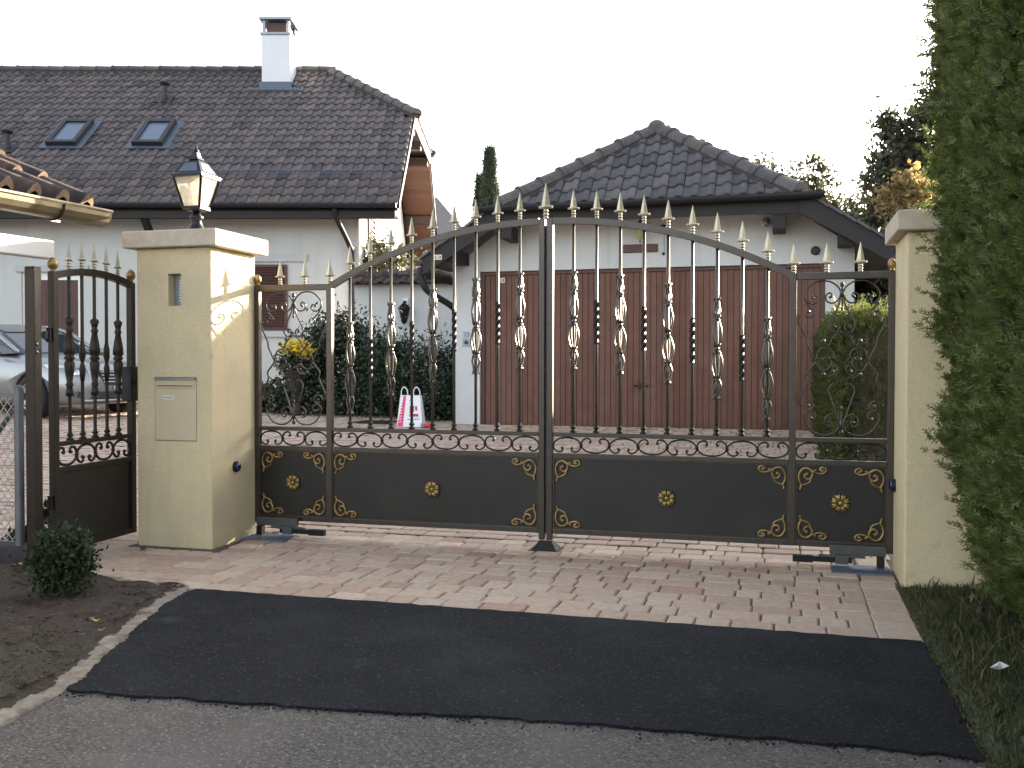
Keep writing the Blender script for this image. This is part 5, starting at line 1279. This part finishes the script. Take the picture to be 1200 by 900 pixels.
# ---- pot of yellow flowers
p = at_g(347, 15.9); gzp = g(p.x, p.y)
FP = thing('flower_pot', 'pot of bright yellow flowers in front of the dark shrubs', 'flower pot', (p.x, p.y, gzp)); off = np.array(FP.location)
mb = MB(); mb.lathe([(.05, 0), (.17, .0), (.15, .06), (.10, .25), (.12, .42), (.20, .52), (.22, .70), (.24, .71), (.24, .75), (.20, .75), (.19, .68)], n=16); mb.v = [(x * .75, y * .75, z * .97) for x, y, z in mb.v]; mb.build('pot', 'terracotta', FP, smooth=True)
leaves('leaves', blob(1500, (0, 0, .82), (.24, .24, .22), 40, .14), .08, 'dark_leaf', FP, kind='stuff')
leaves('blossoms', blob(1000, (0, 0, 1.08), (.22, .21, .10), 36, .08), .050, 'yellow_flower', FP, .9, kind='stuff')
# ---- little clipped bush in the soil bed
SB = thing('box_bush', 'small round green bush in the brown soil bed', 'bush', (-1.88, -1.96, .03)); off = np.array(SB.location)
Pq = blob(8000, (-1.88, -1.96, .190), (.118, .118, .125), 120, .060, .30); leaves('foliage', Pq, .024, 'shrub_leaf', SB, .6, kind='stuff', off=off)
k = 60; dirs = rand_unit(k); dirs[:, 2] = np.abs(dirs[:, 2]) + .2
PP_ = np.concatenate([np.array((0, 0, .17)) + dirs * np.array((.125, .125, .135)) * t_ for t_ in np.linspace(.85, 1.22, 6)]); leaves('sprigs', PP_ + rng.normal(size=PP_.shape) * .006, .026, 'shrub_leaf', SB, .6, kind='stuff')
mb = MB(); mb.tube([(0, 0, -.03), (.005, 0, .06), (0, 0, .18)], [.014, .012, .006], 7)
for i in range(9):
    a = i * .7; mb.tube([(0, 0, .03 + .008 * i), (.05 * math.cos(a), .05 * math.sin(a), .12), (.10 * math.cos(a), .10 * math.sin(a), .19)], [.006, .005, .002], 5)
mb.build('stems', 'bark', SB)
# ---- weeds behind the fence
for (x, y, s_, lb) in ((-3.0, -.62, .16, 'small dark plant on the paving behind the chain link fence'), (-2.98, -.98, .09, 'low sprawling weed at the foot of the chain link fence')):
    t = thing('weed', lb, 'plant', (x, y, 0), 0, 'weeds behind the fence'); leaves('foliage', blob(500, (0, 0, s_ * .8), (s_, s_ * .8, s_ * .7), 24, s_ * .4), .05, 'dark_leaf', t, kind='stuff'); mb = MB(); [mb.tube([(0, 0, 0), (s_ * .5 * math.cos(a), s_ * .5 * math.sin(a), s_)], .004, 4) for a in (0, 1.5, 3, 4.4)]; mb.build('stems', 'bark', t)
# ---- cypress between house and garage
def column_tree(label, c, r, h, n, m, zb):
    t = thing('cypress_tree', label, 'tree', (c.x, c.y, 0), 0, 'cypresses behind the garage'); k = n
    z = zb + (h - zb) * rng.random(k) ** 1.2; f_ = (z - zb) / (h - zb); rr = r * np.clip((1 - f_) ** .62 * (.75 + .5 * np.minimum(f_ * 6, .5)), .02, 1) * (.85 + .25 * np.sin(z * 6 + 3 * rng.random(k)))
    a = rng.random(k) * 2 * np.pi; rad = rr * (.6 + .4 * rng.random(k) ** .4)
    Pq = np.stack([rad * np.cos(a), rad * np.sin(a), z], 1); Dq = np.stack([.4 * np.cos(a), .4 * np.sin(a), np.ones(k)], 1) + .15 * rng.normal(size=(k, 3))
    V, F = sprays(Pq, Dq, .26, 3); link('crown', np_mesh('crown', V, F, m), t, 'stuff')
    mb = MB(); mb.tube([(0, 0, -.05), (0, 0, h * .8)], [.12, .02], 7); mb.build('trunk', 'bark', t)
column_tree('slender dark cypress rising behind the garage roof', cp(574, 427, 30), .44, CAM.z + (427 - 181) / 1143.13 * 30, 6500, 'cypress_leaf', 1.0)
column_tree('shorter cypress standing just behind the slender one', cp(563, 427, 31), .42, CAM.z + (427 - 212) / 1143.13 * 31, 4000, 'cypress_leaf', 1.0)
# ---- trees at the right
def tree(name, label, c, h, crowns, n, size, m, clusters, cr, limbs_n=10, r0=.12):
    t = thing(name, label, 'tree', (c.x, c.y, 0), 0, 'trees beyond the garage'); off = np.array((c.x, c.y, 0)); Ps = []; limbs = []
    for (cc, rad, wgt) in crowns:
        Ps.append(blob(int(n * wgt), cc, rad, int(clusters * wgt) + 4, cr, .3))
        for i in range(limbs_n):
            e = np.array(cc) + rand_unit(1)[0] * np.array(rad) * .75
            limbs.append([Vector((0, 0, h * .35)), Vector((e[0] * .35, e[1] * .35, h * .35 + (e[2] - h * .35) * .55)), Vector(e)])
    leaves('crown', np.concatenate(Ps), size, m, t, kind='stuff')
    trunk_mesh(t, [(0, 0, -.05), (.05, 0, h * .3), (0, .05, h * .75)], r0, r0 * .3, limbs)
    return t
H_ = lambda v, D: CAM.z + (427 - v) / 1143.13 * D
D_ = 21.0; c = cp(1085, 427, D_); px_ = D_ / 1143.13
tree('evergreen_tree', 'dark ragged evergreen tree beyond the right pillar', c, H_(90, D_), [((-.1, 0, H_(235, D_)), (1.15, .9, .95), .4), ((-.75, -.2, H_(205, D_)), (.55, .5, .45), .14), ((-.85, .1, H_(150, D_)), (.30, .4, .5), .05), ((-.9, 0, H_(262, D_)), (.7, .5, .5), .14), ((.15, 0, H_(165, D_)), (.85, .8, .9), .35), ((.45, 0, H_(110, D_)), (.5, .6, .75), .15), ((.5, 0, H_(330, D_)), (1.5, 1, 1.6), .4)], 11000, .14, 'evergreen_leaf', 90, .33)
D_ = 18.0; c = cp(1062, 427, D_)
tree('autumn_tree', 'sunlit tree with yellow autumn leaves behind the right pillar', c, H_(215, D_), [((0, 0, H_(235, D_)), (.55, .5, .55), .6), ((.1, 0, H_(300, D_)), (.75, .6, .7), .5)], 3000, .11, 'autumn_leaf', 46, .24, 8, .07)
D_ = 24.0; c = cp(955, 427, D_)
tree('thin_tree', 'thin half bare tree with olive leaves behind the garage verge', c, H_(190, D_), [((-.2, 0, H_(222, D_)), (.75, .6, .75), .5), ((.6, 0, H_(262, D_)), (.75, .6, .7), .5), ((.1, 0, H_(290, D_)), (1.3, .8, .8), .4)], 4200, .12, 'mixed_leaf', 90, .24, 18, .09)
D_ = 27.0; c = cp(895, 427, D_)
tree('twiggy_tree', 'twiggy tree top peeping over the garage hip', c, H_(185, D_), [((0, 0, H_(205, D_)), (.9, .7, .5), .6), ((.2, 0, H_(250, D_)), (1.3, .9, 1.2), .5)], 1600, .12, 'mixed_leaf', 40, .25, 14, .06)
D_ = 16.5; c = cp(1020, 427, D_)
tree('garden_tree', 'shaded leafy tree in the gap between garage and hedge, with added unseen sun-blocking crowns', c, 3.0, [((0, 0, 2.2), (.8, .7, .8), 1.0), ((.9, .3, 2.0), (.9, .8, .9), .7), ((.88, -2.9, 2.1), (.32, .5, 1.35), .8), ((1.2, 0, 2.1), (.7, .6, 1.1), .7), ((3.1, -2.8, 1.7), (1.1, .7, 1.25), 1.4), ((3.5, -2.8, 2.85), (.95, .7, .85), 1.0)], 4200, .13, 'dark_leaf', 70, .3, 8, .06)  # crowns off to the right are unseen, added to block low sun

# ================================================================== CAR
c0 = CAM + Rt * -7.12 + Vector((Fw.x, Fw.y, 0)).normalized() * 14.6     # contact of the front wheel on our side
th = R(28); hd = Rt * math.cos(th) - Vector((Fw.x, Fw.y, 0)).normalized() * math.sin(th)
crz = math.atan2(hd.y, hd.x); lf = Vector((-hd.y, hd.x, 0))
cz = g(c0.x, c0.y) + .004
org = c0 + lf * .78 - hd * 1.35; org.z = cz
CA = thing('parked_car', 'silver saloon car parked in front of the house behind the pedestrian gate', 'car', org, crz)
# local: +x forward, +y left, origin under the middle; front bumper x=2.25, rear x=-2.3, front axle x=1.35, rear axle x=-1.35
st = [  # x, zbottom, half width, z shoulder, z top(centre)
    (2.25, .36, .52, .55, .60), (2.20, .26, .66, .62, .70), (2.08, .21, .78, .70, .80), (1.85, .20, .855, .76, .88), (1.35, .20, .885, .84, .955), (.80, .20, .89, .90, 1.00),
    (.20, .20, .89, .93, .99), (-.8, .20, .89, .95, .99), (-1.4, .21, .885, .97, 1.02), (-1.9, .24, .86, .96, 1.04), (-2.2, .30, .78, .90, 1.00), (-2.30, .40, .66, .80, .88)]
vs = []; 
for x, zb_, hw2, zs_, zt_ in st:
    ring = [(0, zb_), (hw2 * .82, zb_), (hw2 * .97, zb_ + .08), (hw2, zb_ + (zs_ - zb_) * .5), (hw2 * .985, zs_ - .06), (hw2 * .93, zs_), (hw2 * .70, zs_ + (zt_ - zs_) * .75), (hw2 * .35, zt_ - .008), (0, zt_)]
    ring = ring + [(-a, b) for a, b in reversed(ring[1:-1])]
    vs.append([(x, a, b) for a, b in ring])
k = len(vs[0]); mb = MB(); mb.add([v for r in vs for v in r], [(i * k + j, i * k + (j + 1) % k, (i + 1) * k + (j + 1) % k, (i + 1) * k + j) for i in range(len(vs) - 1) for j in range(k)] + [tuple(range(k)), tuple((len(vs) - 1) * k + j for j in reversed(range(k)))])
body = mb.build('body', 'car_silver', CA, smooth=True)
cutm = MB()
for x in (1.35, -1.35):
    for s_ in (-1, 1):
        q = MB(Matrix.Translation((x, s_ * .80, .325)) @ Matrix.Rotation(math.pi / 2, 4, 'X')); q.lathe([(.375, -.22), (.375, .22)], n=28); cutm.add(q.v, q.f)
co = bpy.data.objects.new('cutter', cutm.mesh('cutter')); col.objects.link(co); co.parent = CA
md = body.modifiers.new('b', 'BOOLEAN'); md.object = co; md.operation = 'DIFFERENCE'; md.solver = 'EXACT'
bpy.context.view_layer.update(); me = bpy.data.meshes.new_from_object(body.evaluated_get(bpy.context.evaluated_depsgraph_get())); body.modifiers.clear(); body.data = me; bpy.data.objects.remove(co)
# cabin
cab = [(.85, .97, .70, .985), (.25, .95, .66, 1.30), (-.15, .95, .62, 1.425), (-.70, .95, .62, 1.44), (-1.15, .97, .62, 1.36), (-1.75, 1.0, .64, 1.06)]
vs = []
for x, z0_, hw2, zt_ in cab:
    ring = [(.80, z0_), (hw2 + (.80 - hw2) * .45, z0_ + (zt_ - z0_) * .6), (hw2, zt_ - .05), (hw2 * .8, zt_), (0, zt_ + .02)]; ring = ring + [(-a, b) for a, b in reversed(ring[:-1])]
    vs.append([(x, a, b) for a, b in ring])
k = len(vs[0]); mb = MB(); mb.add([v for r in vs for v in r], [(i * k + j, i * k + j + 1, (i + 1) * k + j + 1, (i + 1) * k + j) for i in range(len(vs) - 1) for j in range(k - 1)] + [tuple(range(k)), tuple((len(vs) - 1) * k + j for j in reversed(range(k)))])
mb.build('windows', 'window_glass', CA, smooth=False)
mb = MB()
for s_ in (-1, 1):
    mb.tube([(.86, s_ * .74, .99), (.25, s_ * .68, 1.31), (-.15, s_ * .635, 1.425), (-.70, s_ * .635, 1.44), (-1.15, s_ * .635, 1.365), (-1.78, s_ * .68, 1.05)], .035, 6); mb.tube([(-.40, s_ * .64, 1.43), (-.42, s_ * .81, .97)], .03, 5)
vr = [(a, b * .98, c + .012) for r in vs[1:5] for a, b, c in (r[3], r[4], r[5])]
mb.add(vr, [(i * 3 + j, i * 3 + j + 1, i * 3 + j + 4, i * 3 + j + 3) for i in range(3) for j in range(2)]); mb.build('roof_frame', 'car_silver', CA, smooth=True)
for s_ in (-1, 1):
    mb = MB(); mb.ball((.62, s_ * .99, 1.02), .085, 10, 6, .75); mb.beam((.62, s_ * .86, .97), (.62, s_ * .95, 1.0), .05, .03); mb.build('door_mirror', 'car_silver', CA, smooth=True)
    q = [(1.98, .76, .60), (2.17, .56, .56), (2.215, .46, .60), (2.20, .45, .685), (2.08, .60, .765), (1.78, .80, .815), (1.62, .875, .80), (1.80, .865, .70)]
    hc = Vector((1.95, .6, .66)); 
    mb = MB(); a = [(x + .025, s_ * (y + .012), z) for x, y, z in q]; b = [(x - .10, s_ * (y - .06), z) for x, y, z in q]; kk = len(q)
    mb.add(a + b, [tuple(range(kk)), tuple(reversed(range(kk, 2 * kk)))] + [(i, (i + 1) % kk, (i + 1) % kk + kk, i + kk) for i in range(kk)]); hl_ = mb.build('headlight', 'headlamp', CA)
    mb = MB(Matrix.Translation((2.11, s_ * .66, .655)) @ Matrix.Rotation(math.pi / 2, 4, 'Y')); mb.lathe([(.065, -.02), (.065, .015), (.05, .04), (.01, .055)], n=12); mb.build('projector', 'chrome', hl_, smooth=True)
    for x in (1.35, -1.35):
        M = Matrix.Translation((x, s_ * .78, .325)) @ Matrix.Rotation(-s_ * math.pi / 2, 4, 'X')
        mb = MB(M); mb.lathe([(.20, -.10), (.31, -.11), (.325, -.08), (.325, .08), (.31, .105), (.225, .11), (.20, .08)], n=28); wh = mb.build('wheel', 'tyre', CA, smooth=True)
        mb = MB(M); mb.lathe([(.222, .05), (.228, .108), (.205, .10), (.20, .04)], n=28)
        for i in range(5):
            an = i * 2 * math.pi / 5
            for dd_ in (-.12, .12): mb.beam((.05 * math.cos(an), .05 * math.sin(an), .08), (.208 * math.cos(an + dd_), .208 * math.sin(an + dd_), .095), .035, .03)
        mb.lathe([(.06, .05), (.06, .10), (.03, .105)], n=12); mb.build('rim', 'car_silver', wh)
        mb = MB(M); mb.lathe([(.19, .01), (.19, .03)], n=20); mb.build('brake_disc', 'iron_dark', wh)
mb = MB(); mb.prism([(-.40, .72), (.40, .72), (.30, .50), (-.30, .50)], 2.10, 2.262, 'x'); gr_ = mb.build('grille', 'plate_dark', CA)
mb = MB(); [mb.box(2.255, 2.275, -.38 + .02 * i, .38 - .02 * i, .69 - .05 * i, .705 - .05 * i) for i in range(4)]; mb.box(2.25, 2.278, -.41, .41, .715, .735); mb.box(2.255, 2.28, -.012, .012, .50, .72); mb.build('grille_bar', 'headlamp', gr_)  # pale non-metal bars: chrome's bright reflection put into the colour
mb = MB(); mb.box(2.20, 2.275, -.50, .50, .30, .40); mb.build('lower_intake', 'plate_dark', CA)
for s_ in (-1, 1):
    mb = MB(); mb.prism([(s_ * .52, .30), (s_ * .74, .32), (s_ * .72, .40), (s_ * .54, .41)], 2.02, 2.20, 'x'); mb.build('side_intake', 'plate_dark', CA)
mb = MB(); mb.box(2.16, 2.285, -.62, .62, .265, .285); mb.build('bumper_trim', 'headlamp', CA)
mb = MB(); mb.box(2.276, 2.284, -.15, .15, .42, .48); mb.build('number_plate', 'plate_white', CA)

# ================================================================== SMALL THINGS
p = at_g(482, 14.35); zb_ = g(p.x, p.y)
BG = thing('shopping_bag', 'white paper shopping bag with pink side strip standing on the pavers', 'bag', (p.x, p.y, zb_ + .004), HR - .25)
mb = MB(); W_, D2, Hh = .40, .16, .46
mb.add([(-W_ / 2, -D2 / 2, 0), (W_ / 2, -D2 / 2, 0), (W_ / 2, D2 / 2, 0), (-W_ / 2, D2 / 2, 0), (-W_ * .40, -.03, Hh), (W_ * .38, -.035, Hh * .99), (W_ * .38, .035, Hh), (-W_ * .40, .03, Hh)], [(3, 2, 1, 0), (0, 1, 5, 4), (1, 2, 6, 5), (2, 3, 7, 6), (3, 0, 4, 7)]); mb.build('paper', 'bag_white', BG)
fr_ = lambda a, h, e=.003: ((-W_ / 2 + a * W_) * (1 - .22 * h / Hh), -D2 / 2 + (D2 / 2 - .03) * h / Hh - e, h)
mb = MB(); mb.add([fr_(.02, .005), fr_(.24, .005), fr_(.28, .45), fr_(.16, .45)], [(0, 1, 2, 3)]); pk = mb.build('pink_strip', 'bag_pink', BG)
mb = MB()
for i in range(8):
    h = .06 + i * .042; mb.add([fr_(.09, h, .005), fr_(.16, h + .010, .005), fr_(.16, h + .022, .005), fr_(.09, h + .012, .005)], [(0, 1, 2, 3)])
    if i % 2: mb.add([fr_(.09, h + .012, .005), fr_(.11, h + .014, .005), fr_(.11, h + .03, .005), fr_(.09, h + .03, .005)], [(0, 1, 2, 3)])
mb.build('strip_lettering', 'bag_white', pk)
mb = MB()
for a, b, h0, h1 in ((.48, .58, .20, .30), (.60, .68, .22, .32), (.72, .82, .24, .33), (.48, .86, .15, .19), (.52, .60, .31, .34)): mb.add([fr_(a, h0), fr_(b, h0), fr_(b, h1), fr_(a, h1)], [(0, 1, 2, 3)])
mb.build('logo_print', 'bag_red', BG)
mb = MB(); mb.add([fr_(.42, .10), fr_(.9, .11), fr_(.9, .125), (fr_(.42, .115))], [(0, 1, 2, 3)]); mb.add([fr_(.45, .375), fr_(.85, .38), fr_(.85, .39), fr_(.45, .385)], [(0, 1, 2, 3)]); mb.build('fine_print', 'bag_blue', BG)
for x in (-.095, .095):
    mb = MB(); mb.tube(smooth_path([(x - .05, -.03, Hh - .02), (x - .045, -.035, Hh + .07), (x, -.04, Hh + .12), (x + .045, -.035, Hh + .07), (x + .05, -.03, Hh - .02)], 4), .009, 5); mb.build('handle', 'bag_white', BG)
p = at_g(500, 14.15); t = thing('red_can', 'small red lidded can lying beside the shopping bag', 'can', (p.x, p.y, g(p.x, p.y) + .036), HR + .3)
mb = MB(Matrix.Rotation(math.pi / 2, 4, 'Y')); mb.lathe([(.030, -.06), (.034, -.055), (.034, .05), (.030, .06)], n=14); mb.build('body', 'red_plastic', t, smooth=True); mb = MB(Matrix.Rotation(math.pi / 2, 4, 'Y')); mb.lathe([(.036, -.085), (.036, -.055)], n=14); mb.build('lid', 'bag_blue', t)
p = at_g(440, 15.0); t = thing('drain_cover', 'dark square drain cover set in the paving near the shopping bag', 'drain cover', (p.x, p.y, g(p.x, p.y) + .004), 0)
mb = MB(); mb.box(-.30, .30, -.30, .30, -.01, .004); f_ = mb.build('frame', 'iron_dark', t); mb = MB(); [mb.box(-.27, .27, -.25 + i * .09, -.20 + i * .09, .0045, .010) for i in range(6)]; mb.build('ribs', 'iron_dark', f_)
# fallen leaves and scraps
def fallen(x, y, z, s_, m, label, group=None):
    a = rnd.uniform(0, 6.28); mb = MB(Matrix.Rotation(a, 4, 'Z'))
    pts_ = [(s_ * math.cos(t) * (1 + .25 * math.cos(3 * t)), s_ * .7 * math.sin(t) * (1 + .2 * math.sin(4 * t)), .004 + .012 * abs(math.cos(t))) for t in np.linspace(0, 2 * math.pi, 11)[:-1]]
    mb.add(pts_ + [(0, 0, .003)], [(i, (i + 1) % 10, 10) for i in range(10)])
    o = mb.build('fallen_leaf', m); o.location = (x, y, z); tag(o, label, 'leaf', group or 'fallen leaves')
fallen(-1.62, -.17, .004, .026, 'leaf_yellow', 'yellow fallen leaf on the pavers near the lantern pillar')
fallen(-2.35, -.72, .004, .030, 'leaf_brown', 'dark brown curled leaf on the pavers before the lantern pillar')
fallen(-1.20, -.80, .004, .012, 'leaf_brown', 'tiny dark leaf bit on the pavers in front of the gate')
fallen(-1.42, -2.30, .03, .018, 'leaf_yellow', 'small yellowish leaf lying on the concrete edging')
fallen(-1.30, -2.42, .03, .014, 'leaf_yellow', 'tiny yellowish leaf lying on the concrete edging')
fallen(-2.55, -1.52, .05, .03, 'leaf_yellow', 'yellow leaf on the soil below the chain link fence')
mb = MB(); pr_ = [(-.034, -.006, .034), (-.012, -.014, .046), (.010, -.008, .036), (.030, -.012, .048), (.026, .008, .040), (.004, .014, .052), (-.016, .010, .040)]
mb.add(pr_ + [(0, 0, .058), (0, 0, .028)], [(i, (i + 1) % 7, 7) for i in range(7)] + [((i + 1) % 7, i, 8) for i in range(7)])
o = mb.build('paper_scrap', 'pebble_white'); o.location = (2.157, -2.027, lawnz(2.157, -2.027)); tag(o, 'crumpled white paper scrap on the grass verge', 'litter')
